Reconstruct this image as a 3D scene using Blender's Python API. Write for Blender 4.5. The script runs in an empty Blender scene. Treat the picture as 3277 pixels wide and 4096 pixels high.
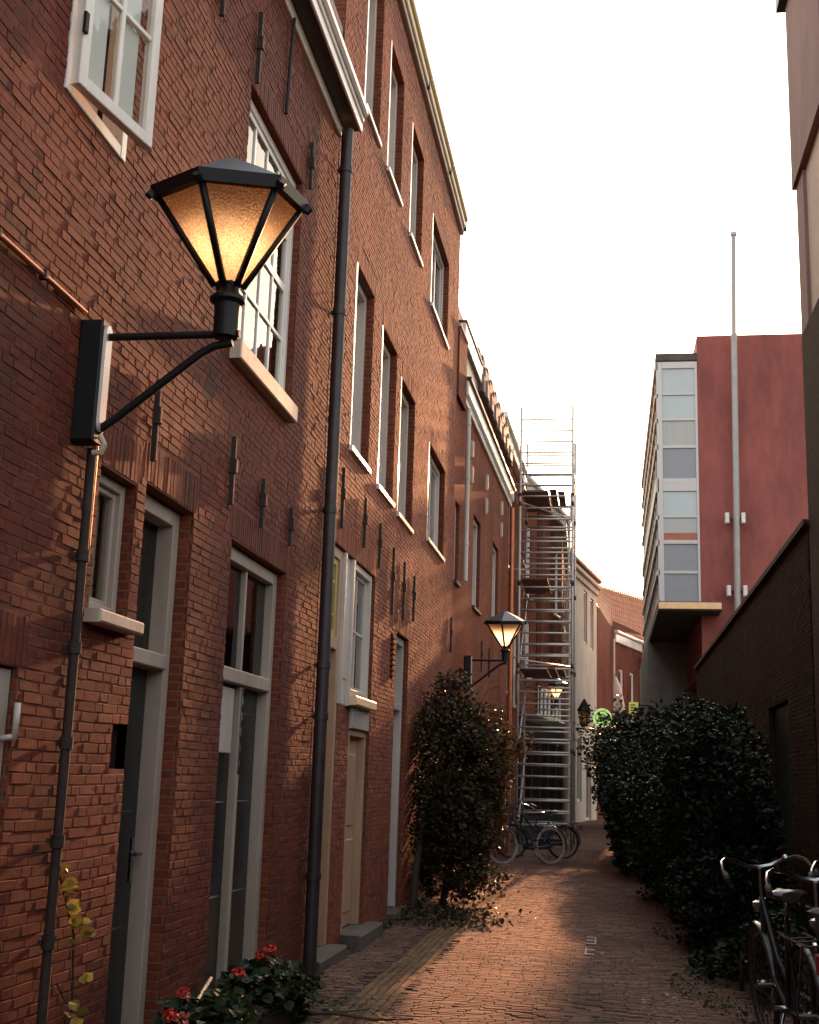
import bpy, math, random
import numpy as np
from mathutils import Vector, Matrix
R = math.radians
C = bpy.context.scene.collection
SC = bpy.context.scene

# ------------------------------------------------------------------ camera, sky, sun, exposure
cam_d = bpy.data.cameras.new('camera'); cam = bpy.data.objects.new('camera', cam_d); C.objects.link(cam)
cam_d.sensor_fit = 'VERTICAL'; cam_d.sensor_height = 36.0; cam_d.sensor_width = 36.0; cam_d.lens = 43.449
cam_d.clip_start = 0.05; cam_d.clip_end = 3000
CX = Vector((0.98744971, 0.15479137, 0.03134809)); CY = Vector((0.00234141, -0.21281497, 0.97708971)); CZ = Vector((0.1579164, -0.96475355, -0.21050651))
cam.matrix_world = Matrix(((CX.x, CY.x, CZ.x, 0), (CX.y, CY.y, CZ.y, 0), (CX.z, CY.z, CZ.z, 1.5), (0, 0, 0, 1)))
SC.camera = cam

SUN_EL, SUN_AZ = R(14.0), R(2.7)
world = bpy.data.worlds.new('World'); SC.world = world; world.use_nodes = True
wn = world.node_tree; bg = wn.nodes['Background']
sky = wn.nodes.new('ShaderNodeTexSky'); sky.sky_type = 'NISHITA'; sky.sun_disc = False
sky.sun_elevation = SUN_EL; sky.sun_rotation = SUN_AZ
sky.air_density = 1.0; sky.dust_density = 4.0; sky.ozone_density = 0.6; sky.altitude = 0
veil = wn.nodes.new('ShaderNodeMix'); veil.data_type = 'RGBA'; veil.blend_type = 'ADD'; veil.inputs[0].default_value = 1.0   # thin bright evening haze all over the sky
_tc = wn.nodes.new('ShaderNodeTexCoord'); _sx = wn.nodes.new('ShaderNodeSeparateXYZ'); _rp = wn.nodes.new('ShaderNodeValToRGB')
wn.links.new(_tc.outputs['Generated'], _sx.inputs[0]); wn.links.new(_sx.outputs[2], _rp.inputs[0])
_e = _rp.color_ramp.elements; _e[0].position = 0.0; _e[0].color = (0.92, 0.70, 0.48, 1); _e[1].position = 1.0; _e[1].color = (0.88, 0.84, 0.80, 1)
_n = _e.new(0.30); _n.color = (0.92, 0.84, 0.76, 1)
_ml = wn.nodes.new('ShaderNodeMix'); _ml.data_type = 'RGBA'; _ml.blend_type = 'MULTIPLY'; _ml.inputs[0].default_value = 1.0; _ml.inputs[7].default_value = (5, 5, 5, 1)
wn.links.new(_rp.outputs[0], _ml.inputs[6]); wn.links.new(_ml.outputs[2], veil.inputs[7])
wn.links.new(sky.outputs[0], veil.inputs[6]); wn.links.new(veil.outputs[2], bg.inputs[0]); bg.inputs[1].default_value = 0.12
sun_d = bpy.data.lights.new('sun', 'SUN'); sun = bpy.data.objects.new('sun', sun_d); C.objects.link(sun)
sun_d.energy = 4.7; sun_d.angle = R(0.9); sun_d.color = (1.0, 0.42, 0.19)
sdir = Vector((math.sin(SUN_AZ) * math.cos(SUN_EL), math.cos(SUN_AZ) * math.cos(SUN_EL), math.sin(SUN_EL)))
sun.rotation_euler = (-sdir).to_track_quat('-Z', 'Y').to_euler(); sun.location = sdir * 60
vs = SC.view_settings
SC.display_settings.display_device = 'sRGB'
vs.view_transform = 'Standard'; vs.look = 'None'; vs.gamma = 1.0; vs.exposure = 1.0
try: vs.use_curve_mapping = False
except Exception: pass

# ------------------------------------------------------------------ materials
def nodes(name):
    m = bpy.data.materials.new(name); m.use_nodes = True
    nt = m.node_tree; b = nt.nodes['Principled BSDF']
    return m, nt, b, nt.nodes, nt.links
def N(nt, t, **k):
    n = nt.nodes.new(t)
    for a, v in k.items(): setattr(n, a, v)
    return n
def ramp(nt, fac, stops):
    r = N(nt, 'ShaderNodeValToRGB'); e = r.color_ramp.elements
    while len(e) < len(stops): e.new(0.5)
    for i, (p, c) in enumerate(stops): e[i].position = p; e[i].color = (*c, 1)
    nt.links.new(fac, r.inputs[0]); return r.outputs[0]
def mul(nt, a, b, fac=1.0, mode='MULTIPLY'):
    x = N(nt, 'ShaderNodeMix', data_type='RGBA', blend_type=mode); x.inputs[0].default_value = fac
    nt.links.new(a, x.inputs[6]); nt.links.new(b, x.inputs[7]); return x.outputs[2]
def noise(nt, scale, detail=4, rough=0.6, vec=None, stretch=None):
    n = N(nt, 'ShaderNodeTexNoise'); n.inputs['Scale'].default_value = scale; n.inputs['Detail'].default_value = detail; n.inputs['Roughness'].default_value = rough
    if vec is None:
        vec = N(nt, 'ShaderNodeNewGeometry').outputs['Position']
    if stretch:
        mp = N(nt, 'ShaderNodeMapping'); mp.inputs['Scale'].default_value = stretch; nt.links.new(vec, mp.inputs[0]); vec = mp.outputs[0]
    nt.links.new(vec, n.inputs['Vector']); return n.outputs[0]
def bump(nt, b, h, strength, dist=0.01):
    bp = N(nt, 'ShaderNodeBump'); bp.inputs['Strength'].default_value = strength; bp.inputs['Distance'].default_value = dist
    nt.links.new(h, bp.inputs['Height']); nt.links.new(bp.outputs[0], b.inputs['Normal'])
def plain(name, col, rough=0.6, metal=0.0, var=0.25, nscale=9.0, bmp=0.15, spec=0.5, stretch=None, grime=0.0, chip=None):
    m, nt, b, ns, L = nodes(name)
    f = noise(nt, nscale, 6, 0.65, stretch=stretch)
    lo = tuple(max(0, c * (1 - var)) for c in col); hi = tuple(min(1, c * (1 + var)) for c in col)
    c = ramp(nt, f, [(0.3, lo), (0.7, hi)])
    if grime:
        g = ramp(nt, noise(nt, 1.7, 8, 0.7, stretch=(1, 1, 0.35)), [(0.35, (1 - grime,) * 3), (0.62, (1, 1, 1))]); c = mul(nt, c, g)
    if chip:
        k = ramp(nt, noise(nt, 21, 8, 0.78, stretch=(1, 1, 0.45)), [(0.655, (1, 1, 1)), (0.685, chip)]); c = mul(nt, c, k)
    L.new(c, b.inputs['Base Color']); b.inputs['Roughness'].default_value = rough; b.inputs['Metallic'].default_value = metal
    b.inputs['Specular IOR Level'].default_value = spec
    if bmp: bump(nt, b, noise(nt, nscale * 8, 4, 0.6), bmp, 0.004)
    return m
def brick_mat(name, stops, rough=0.82, grain=24.0, patch=1.0, spec=0.3):
    m, nt, b, ns, L = nodes(name)
    a = N(nt, 'ShaderNodeAttribute', attribute_name='tone')
    c = ramp(nt, a.outputs['Fac'], stops)
    g = ramp(nt, noise(nt, grain, 6, 0.72), [(0.28, (0.45,) * 3), (0.7, (1.25,) * 3)])
    c = mul(nt, c, g)
    p = ramp(nt, noise(nt, 0.9, 7, 0.65, stretch=(1, 1, 0.6)), [(0.32, (0.62, 0.58, 0.56)), (0.6, (1.05, 1.03, 1.0))])
    c = mul(nt, c, p, patch)
    sa = ramp(nt, noise(nt, 1.35, 9, 0.72, stretch=(1, 1.2, 0.55)), [(0.60, (0, 0, 0)), (0.78, (0.22, 0.17, 0.14))]); c = mul(nt, c, sa, 0.22, 'ADD')
    so_ = ramp(nt, noise(nt, 2.2, 9, 0.75, stretch=(1, 1.6, 0.25)), [(0.28, (0.45, 0.43, 0.43)), (0.42, (1, 1, 1))]); c = mul(nt, c, so_)
    L.new(c, b.inputs['Base Color']); b.inputs['Roughness'].default_value = rough
    b.inputs['Specular IOR Level'].default_value = spec
    bump(nt, b, noise(nt, 45, 6, 0.72), 0.4, 0.005)
    return m
def brick_tex(name, axis, c1, c2, mortar, w=0.178, h=0.047):
    m, nt, b, ns, L = nodes(name)
    s = N(nt, 'ShaderNodeSeparateXYZ'); L.new(N(nt, 'ShaderNodeNewGeometry').outputs['Position'], s.inputs[0])
    cb = N(nt, 'ShaderNodeCombineXYZ'); L.new(s.outputs[axis], cb.inputs[0]); L.new(s.outputs[2 if axis != 2 else 1], cb.inputs[1])
    t = N(nt, 'ShaderNodeTexBrick'); L.new(cb.outputs[0], t.inputs['Vector'])
    t.inputs['Scale'].default_value = 1; t.inputs['Brick Width'].default_value = w; t.inputs['Row Height'].default_value = h
    t.inputs['Mortar Size'].default_value = 0.007; t.inputs['Mortar Smooth'].default_value = 0.3; t.inputs['Bias'].default_value = -0.1
    t.inputs['Color1'].default_value = (*c1, 1); t.inputs['Color2'].default_value = (*c2, 1); t.inputs['Mortar'].default_value = (*mortar, 1)
    g = ramp(nt, noise(nt, 40, 5, 0.7), [(0.25, (0.65,) * 3), (0.7, (1.15,) * 3)])
    p = ramp(nt, noise(nt, 0.8, 7, 0.65, stretch=(1, 1, 0.5)), [(0.32, (0.62, 0.6, 0.58)), (0.6, (1.05, 1.03, 1.0))])
    L.new(mul(nt, mul(nt, t.outputs[0], g), p), b.inputs['Base Color'])
    b.inputs['Roughness'].default_value = 0.9; b.inputs['Specular IOR Level'].default_value = 0.1
    iv = N(nt, 'ShaderNodeMath', operation='SUBTRACT'); iv.inputs[0].default_value = 1.0; L.new(t.outputs['Fac'], iv.inputs[1])
    bump(nt, b, iv.outputs[0], 0.8, 0.01)
    return m
def glass_mat(name, tint=(0.7, 0.74, 0.72), rough=0.03, wav=0.25):
    m = bpy.data.materials.new(name); m.use_nodes = True; nt = m.node_tree
    nt.nodes.remove(nt.nodes['Principled BSDF']); out = nt.nodes['Material Output']
    fr = N(nt, 'ShaderNodeFresnel'); fr.inputs[0].default_value = 1.52
    tr = N(nt, 'ShaderNodeBsdfTransparent'); tr.inputs[0].default_value = (*tint, 1)
    gl = N(nt, 'ShaderNodeBsdfGlossy'); gl.inputs['Roughness'].default_value = rough
    bp = N(nt, 'ShaderNodeBump'); bp.inputs['Strength'].default_value = wav; bp.inputs['Distance'].default_value = 0.01
    nt.links.new(noise(nt, 5, 2, 0.4), bp.inputs['Height']); nt.links.new(bp.outputs[0], gl.inputs['Normal'])
    bk = N(nt, 'ShaderNodeMath', operation='SUBTRACT'); bk.inputs[0].default_value = 1.0; nt.links.new(N(nt, 'ShaderNodeNewGeometry').outputs['Backfacing'], bk.inputs[1])
    fm_ = N(nt, 'ShaderNodeMath', operation='MULTIPLY'); nt.links.new(fr.outputs[0], fm_.inputs[0]); nt.links.new(bk.outputs[0], fm_.inputs[1])
    mx = N(nt, 'ShaderNodeMixShader'); nt.links.new(fm_.outputs[0], mx.inputs[0]); nt.links.new(tr.outputs[0], mx.inputs[1]); nt.links.new(gl.outputs[0], mx.inputs[2])
    nt.links.new(mx.outputs[0], out.inputs[0]); return m
def amber_mat(name, col):
    m = bpy.data.materials.new(name); m.use_nodes = True; nt = m.node_tree
    nt.nodes.remove(nt.nodes['Principled BSDF']); out = nt.nodes['Material Output']
    tl = N(nt, 'ShaderNodeBsdfTranslucent'); tl.inputs[0].default_value = (*col, 1)
    n1 = noise(nt, 95, 3, 0.6)
    pc = ramp(nt, noise(nt, 130, 2, 0.5), [(0.35, tuple(c * 0.62 for c in col)), (0.62, tuple(min(1, c * 1.1) for c in col))]); nt.links.new(pc, tl.inputs[0])
    bp = N(nt, 'ShaderNodeBump'); bp.inputs['Strength'].default_value = 0.75; bp.inputs['Distance'].default_value = 0.012
    nt.links.new(n1, bp.inputs['Height']); nt.links.new(bp.outputs[0], tl.inputs['Normal'])
    gl = N(nt, 'ShaderNodeBsdfGlossy'); gl.inputs['Roughness'].default_value = 0.25; gl.inputs[0].default_value = (0.9, 0.85, 0.8, 1); nt.links.new(bp.outputs[0], gl.inputs['Normal'])
    mx = N(nt, 'ShaderNodeMixShader'); mx.inputs[0].default_value = 0.06
    nt.links.new(tl.outputs[0], mx.inputs[1]); nt.links.new(gl.outputs[0], mx.inputs[2]); nt.links.new(mx.outputs[0], out.inputs[0]); return m
def leaf_mat(name, stops, rough=0.32, transl=0.25, spec=0.5):
    m, nt, b, ns, L = nodes(name)
    a = N(nt, 'ShaderNodeAttribute', attribute_name='tone'); c = ramp(nt, a.outputs['Fac'], stops)
    L.new(c, b.inputs['Base Color']); b.inputs['Roughness'].default_value = rough; b.inputs['Specular IOR Level'].default_value = spec
    tl = N(nt, 'ShaderNodeBsdfTranslucent'); L.new(c, tl.inputs[0])
    mx = N(nt, 'ShaderNodeMixShader'); mx.inputs[0].default_value = transl
    L.new(b.outputs[0], mx.inputs[1]); L.new(tl.outputs[0], mx.inputs[2]); L.new(mx.outputs[0], ns['Material Output'].inputs[0]); return m
def emit_mat(name, col, s):
    m, nt, b, ns, L = nodes(name); b.inputs['Base Color'].default_value = (*col, 1); b.inputs['Emission Color'].default_value = (*col, 1); b.inputs['Emission Strength'].default_value = s
    return m

M = {}
RED = [(0.0, (0.052, 0.015, 0.010)), (0.25, (0.124, 0.0245, 0.0125)), (0.75, (0.165, 0.0315, 0.0155)), (1.0, (0.20, 0.046, 0.023))]
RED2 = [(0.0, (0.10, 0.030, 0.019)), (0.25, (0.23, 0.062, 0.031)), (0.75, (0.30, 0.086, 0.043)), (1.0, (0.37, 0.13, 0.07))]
PAVE = [(0.0, (0.045, 0.030, 0.025)), (0.3, (0.115, 0.064, 0.051)), (0.7, (0.18, 0.098, 0.075)), (1.0, (0.27, 0.17, 0.13))]
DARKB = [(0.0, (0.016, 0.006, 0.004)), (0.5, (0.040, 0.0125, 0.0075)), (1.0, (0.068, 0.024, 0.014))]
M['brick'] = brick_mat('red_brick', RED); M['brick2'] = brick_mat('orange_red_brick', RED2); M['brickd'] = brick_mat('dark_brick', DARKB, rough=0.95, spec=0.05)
M['pave'] = brick_mat('clinker', PAVE, rough=0.9, patch=0.8); M['band'] = brick_mat('yellow_clinker', [(0, (0.12, 0.066, 0.038)), (1, (0.24, 0.145, 0.075))], rough=0.9)
M['mortar'] = plain('mortar', (0.185, 0.068, 0.046), 0.92, var=0.3, nscale=14, bmp=0.4, spec=0.2, grime=0.4)
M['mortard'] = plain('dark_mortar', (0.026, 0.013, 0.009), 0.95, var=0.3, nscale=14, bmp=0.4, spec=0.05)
M['joint'] = plain('joint_sand', (0.06, 0.045, 0.035), 0.95, var=0.4, nscale=20, bmp=0.5, spec=0.2)
M['btexY'] = brick_tex('brick_wall_side', 1, (0.19, 0.05, 0.027), (0.28, 0.078, 0.038), (0.20, 0.11, 0.08))
M['btexX'] = brick_tex('brick_wall_face', 0, (0.16, 0.042, 0.024), (0.24, 0.066, 0.034), (0.18, 0.10, 0.075))
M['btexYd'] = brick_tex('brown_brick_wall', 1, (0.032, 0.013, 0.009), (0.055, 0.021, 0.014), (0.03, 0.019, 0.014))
M['brickdark'] = brick_tex('dark_red_brick_pier', 1, (0.10, 0.03, 0.022), (0.15, 0.045, 0.03), (0.10, 0.07, 0.055))
M['pavetex'] = brick_tex('clinker_far', 0, (0.12, 0.064, 0.05), (0.19, 0.10, 0.075), (0.05, 0.04, 0.03), 0.21, 0.058)
_m = M['pavetex'].node_tree
for n in _m.nodes:
    if n.type == 'COMBXYZ':
        sp = [x for x in _m.nodes if x.type == 'SEPXYZ'][0]; _m.links.new(sp.outputs[1], n.inputs[1])
M['earth'] = plain('earth', (0.07, 0.05, 0.035), 0.95, var=0.4, nscale=6, bmp=0.5)
M['white'] = plain('white_paint', (0.83, 0.80, 0.74), 0.3, var=0.06, nscale=5, bmp=0.06, grime=0.25, chip=(0.45, 0.38, 0.32))
M['beige'] = plain('stone_beige_paint', (0.42, 0.35, 0.295), 0.5, var=0.10, nscale=6, bmp=0.08, grime=0.25, chip=(0.45, 0.38, 0.32), stretch=(1, 1, 0.2))
M['grey'] = plain('light_grey_paint', (0.56, 0.52, 0.48), 0.24, var=0.07, nscale=6, bmp=0.06, grime=0.2, chip=(0.45, 0.38, 0.32), stretch=(1, 1, 0.2))
M['tan'] = plain('tan_wood_paint', (0.46, 0.30, 0.19), 0.5, var=0.14, nscale=5, bmp=0.1, chip=(0.45, 0.38, 0.32), stretch=(4, 4, 0.4), grime=0.25)
M['cream'] = plain('cream_paint', (0.66, 0.56, 0.34), 0.45, var=0.08, nscale=6, bmp=0.05)
M['yellow'] = plain('mustard_frame_paint', (0.42, 0.33, 0.09), 0.45, var=0.1, nscale=6, bmp=0.05)
M['dark'] = plain('black_green_paint', (0.012, 0.016, 0.017), 0.35, var=0.3, nscale=6, bmp=0.06)
M['darkbrown'] = plain('dark_brown_paint', (0.035, 0.024, 0.02), 0.45, var=0.3, nscale=6, bmp=0.06)
M['room'] = plain('dark_interior', (0.012, 0.009, 0.008), 0.9, var=0.3, bmp=0)
M['curtain'] = plain('net_curtain', (0.56, 0.49, 0.42), 0.9, var=0.12, nscale=3, bmp=0, stretch=(30, 30, 0.15))
M['sky_backing'] = plain('sky_white_backing', (0.9, 0.89, 0.86), 0.85, var=0.03, nscale=3, bmp=0)
M['iron'] = plain('black_iron', (0.007, 0.008, 0.010), 0.5, metal=0.0, var=0.3, nscale=30, bmp=0.12, spec=0.3)
M['rust'] = plain('rusty_iron', (0.028, 0.017, 0.014), 0.75, var=0.5, nscale=25, bmp=0.3)
M['lampgrey'] = plain('dark_blue_grey_enamel', (0.06, 0.07, 0.085), 0.35, var=0.15, nscale=12, bmp=0.06, spec=0.6)
M['zinc'] = plain('zinc', (0.05, 0.04, 0.042), 0.45, metal=0.3, var=0.25, nscale=8, bmp=0.06, grime=0.3)
M['copper'] = plain('copper_pipe', (0.42, 0.15, 0.07), 0.4, metal=0.7, var=0.25, nscale=12, bmp=0.06)
M['copingdark'] = plain('mossy_dark_coping', (0.06, 0.04, 0.032), 0.9, var=0.3, nscale=9, bmp=0.3, spec=0.2)
M['gloss'] = plain('grey_gloss_paint', (0.58, 0.54, 0.50), 0.125, var=0.05, nscale=5, bmp=0, spec=0.6)
M['mast'] = plain('galvanised_mast', (0.36, 0.34, 0.33), 0.5, metal=0.2, var=0.12, nscale=3, bmp=0.03)
M['litedge'] = plain('gold_lit_edge', (0.85, 0.55, 0.28), 0.4, metal=0.1, var=0.12, nscale=6, bmp=0.05)  # golden light along the canopy edge, put into its colour
M['stone'] = plain('blue_stone', (0.10, 0.078, 0.066), 0.8, var=0.25, nscale=9, bmp=0.25, grime=0.4)
M['sill'] = plain('painted_stone_sill', (0.55, 0.46, 0.37), 0.6, var=0.12, nscale=12, bmp=0.15, grime=0.3)
M['tile'] = plain('orange_pantile', (0.36, 0.115, 0.045), 0.7, var=0.35, nscale=2.5, bmp=0.2)
M['slate'] = plain('grey_brown_pantile', (0.13, 0.095, 0.085), 0.65, var=0.3, nscale=3, bmp=0.2)
M['alu'] = plain('galvanised_tube', (0.44, 0.41, 0.39), 0.45, metal=0.35, var=0.12, nscale=14, bmp=0.05)
M['plank'] = plain('scaffold_board', (0.13, 0.075, 0.045), 0.8, var=0.3, nscale=5, bmp=0.2, stretch=(3, 0.4, 3))
M['redclad'] = plain('red_render', (0.31, 0.085, 0.070), 0.8, var=0.12, nscale=1.2, bmp=0.25, grime=0.35, stretch=(1, 1, 0.3))
M['bayframe'] = plain('bay_frame_grey', (0.56, 0.55, 0.53), 0.45, var=0.05, nscale=4, bmp=0)
M['panel'] = plain('grey_blue_panel', (0.25, 0.26, 0.29), 0.3, var=0.05, nscale=3, bmp=0, spec=0.5)
M['paleglass'] = plain('pale_window_glass', (0.40, 0.46, 0.46), 0.08, var=0.05, nscale=2, bmp=0, spec=0.8)
M['netglass'] = plain('curtained_glass', (0.36, 0.36, 0.34), 0.12, var=0.12, nscale=3, bmp=0, spec=0.7, stretch=(12, 12, 0.2))
M['redglass'] = plain('orange_blind', (0.34, 0.09, 0.035), 0.3, var=0.2, nscale=4, bmp=0)
M['concrete'] = plain('concrete', (0.24, 0.23, 0.215), 0.85, var=0.15, nscale=3, bmp=0.2, grime=0.3)
M['soffit'] = plain('dark_soffit', (0.05, 0.042, 0.036), 0.8, var=0.2, nscale=4, bmp=0.1)
M['mauve'] = plain('mauve_render', (0.27, 0.145, 0.125), 0.85, var=0.1, nscale=2.5, bmp=0.2, grime=0.25)
M['sand'] = plain('sand_render', (0.62, 0.48, 0.36), 0.8, var=0.08, nscale=2.5, bmp=0.15, grime=0.2)
M['creamwall'] = plain('cream_stucco', (0.60, 0.54, 0.45), 0.8, var=0.06, nscale=2, bmp=0.1, grime=0.25)
M['bark'] = plain('bark', (0.045, 0.032, 0.024), 0.9, var=0.4, nscale=15, bmp=0.5, stretch=(1, 1, 0.2))
M['terra'] = plain('dark_planter', (0.022, 0.022, 0.024), 0.6, var=0.3, nscale=8, bmp=0.1)
M['rubber'] = plain('rubber', (0.015, 0.015, 0.016), 0.75, var=0.2, nscale=20, bmp=0.1)
M['greytyre'] = plain('pale_tyre', (0.30, 0.27, 0.25), 0.7, var=0.2, nscale=20, bmp=0.1)
M['chrome'] = plain('chrome', (0.33, 0.33, 0.35), 0.2, metal=1.0, var=0.04, nscale=8, bmp=0)
M['bikeblack'] = plain('black_enamel', (0.012, 0.013, 0.015), 0.22, var=0.2, nscale=8, bmp=0, spec=0.7)
M['bikeblue'] = plain('navy_enamel', (0.018, 0.03, 0.06), 0.28, var=0.2, nscale=8, bmp=0, spec=0.6)
M['leather'] = plain('saddle_leather', (0.03, 0.022, 0.02), 0.28, var=0.3, nscale=15, bmp=0.1, spec=0.7)
M['redrefl'] = plain('red_plastic', (0.25, 0.025, 0.03), 0.3, var=0.1, bmp=0)
M['crate'] = plain('navy_crate', (0.03, 0.035, 0.075), 0.5, var=0.2, bmp=0)
M['cloth'] = plain('grey_cloth', (0.13, 0.12, 0.13), 0.9, var=0.1, bmp=0.2)
M['canvas'] = plain('white_canvas', (0.80, 0.75, 0.68), 0.85, var=0.05, bmp=0.1)
M['paint'] = plain('road_paint', (0.36, 0.32, 0.28), 0.9, var=0.4, nscale=30, bmp=0.2)
M['petalred'] = plain('red_petals', (0.5, 0.035, 0.022), 0.6, var=0.25, nscale=40, bmp=0)
M['petalpink'] = plain('pink_petals', (0.45, 0.10, 0.09), 0.6, var=0.2, nscale=40, bmp=0)
M['glass'] = glass_mat('window_glass', (0.86, 0.88, 0.87)); M['glassd'] = glass_mat('dim_window_glass', (0.4, 0.42, 0.4), 0.05)
M['amber'] = amber_mat('pebbled_amber_glass', (0.92, 0.66, 0.45))
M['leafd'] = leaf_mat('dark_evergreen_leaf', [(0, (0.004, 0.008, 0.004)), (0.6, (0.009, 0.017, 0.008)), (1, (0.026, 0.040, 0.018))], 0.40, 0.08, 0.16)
M['leafb'] = leaf_mat('olive_brown_leaf', [(0, (0.014, 0.015, 0.007)), (0.5, (0.034, 0.031, 0.013)), (0.85, (0.085, 0.052, 0.02)), (1, (0.17, 0.08, 0.028))], 0.42, 0.25, 0.3)
M['leafy'] = leaf_mat('yellow_green_leaf', [(0, (0.05, 0.06, 0.015)), (0.5, (0.16, 0.14, 0.03)), (1, (0.45, 0.32, 0.04))], 0.45, 0.3)
M['leafg'] = leaf_mat('geranium_leaf', [(0, (0.010, 0.020, 0.008)), (1, (0.028, 0.048, 0.018))], 0.55, 0.15, 0.2)
M['moss'] = leaf_mat('weed_leaf', [(0, (0.025, 0.03, 0.012)), (0.6, (0.06, 0.06, 0.022)), (1, (0.15, 0.11, 0.03))], 0.55, 0.25)
M['litter'] = leaf_mat('dry_leaf', [(0, (0.06, 0.04, 0.02)), (0.6, (0.15, 0.09, 0.03)), (1, (0.30, 0.20, 0.07))], 0.6, 0.2)
M['signgreen'] = emit_mat('green_sign_light', (0.22, 0.42, 0.07), 0.22)
M['signpale'] = emit_mat('pale_sign_light', (0.55, 0.72, 0.30), 0.38)
M['signyellow'] = emit_mat('yellow_sign_light', (0.5, 0.5, 0.10), 0.28)

# ------------------------------------------------------------------ object helpers
def tag(o, label=None, cat=None, group=None, kind=None):
    if label: o['label'] = label
    if cat: o['category'] = cat
    if group: o['group'] = group
    if kind: o['kind'] = kind
    return o
def thing(name, label, cat, loc=(0, 0, 0), group=None):
    o = bpy.data.objects.new(name, None); C.objects.link(o); o.location = loc; o.empty_display_size = 0.2
    return tag(o, label, cat, group)
def origin_of(o):
    v = Vector((0, 0, 0))
    while o is not None: v += o.location; o = o.parent
    return v
def mesh_obj(name, me, mat, parent=None, kind=None, label=None):
    o = bpy.data.objects.new(name, me); C.objects.link(o)
    if mat is not None and not me.materials: me.materials.append(mat)
    if parent is not None: o.parent = parent
    if kind: o['kind'] = kind
    if label: o['label'] = label
    return o
def raw_mesh(name, V, F, tone=None, smooth=False):
    V = np.asarray(V, dtype=np.float32); me = bpy.data.meshes.new(name)
    me.vertices.add(len(V)); me.vertices.foreach_set('co', V.ravel())
    if isinstance(F, np.ndarray):
        n, k = F.shape; me.loops.add(n * k); me.loops.foreach_set('vertex_index', F.ravel().astype(np.int32))
        me.polygons.add(n); me.polygons.foreach_set('loop_start', (np.arange(n) * k).astype(np.int32))
    else:
        idx = [i for f in F for i in f]; st = np.cumsum([0] + [len(f) for f in F])[:-1]
        me.loops.add(len(idx)); me.loops.foreach_set('vertex_index', np.array(idx, dtype=np.int32))
        me.polygons.add(len(F)); me.polygons.foreach_set('loop_start', st.astype(np.int32))
    me.update(calc_edges=True)
    if tone is not None:
        a = me.attributes.new('tone', 'FLOAT', 'POINT'); a.data.foreach_set('value', np.asarray(tone, dtype=np.float32))
    me.polygons.foreach_set('use_smooth', np.full(len(me.polygons), bool(smooth)))
    me.validate(); return me
class Facade:
    def __init__(s, o, u, n): s.o = np.array(o, float); s.u = np.array(u, float); s.n = np.array(n, float); s.z = np.array((0, 0, 1.0))
    def P(s, u, v, d): return s.o + s.u * u + s.z * v - s.n * d
WORLD = Facade((0, 0, 0), (1, 0, 0), (0, -1, 0))
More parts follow.
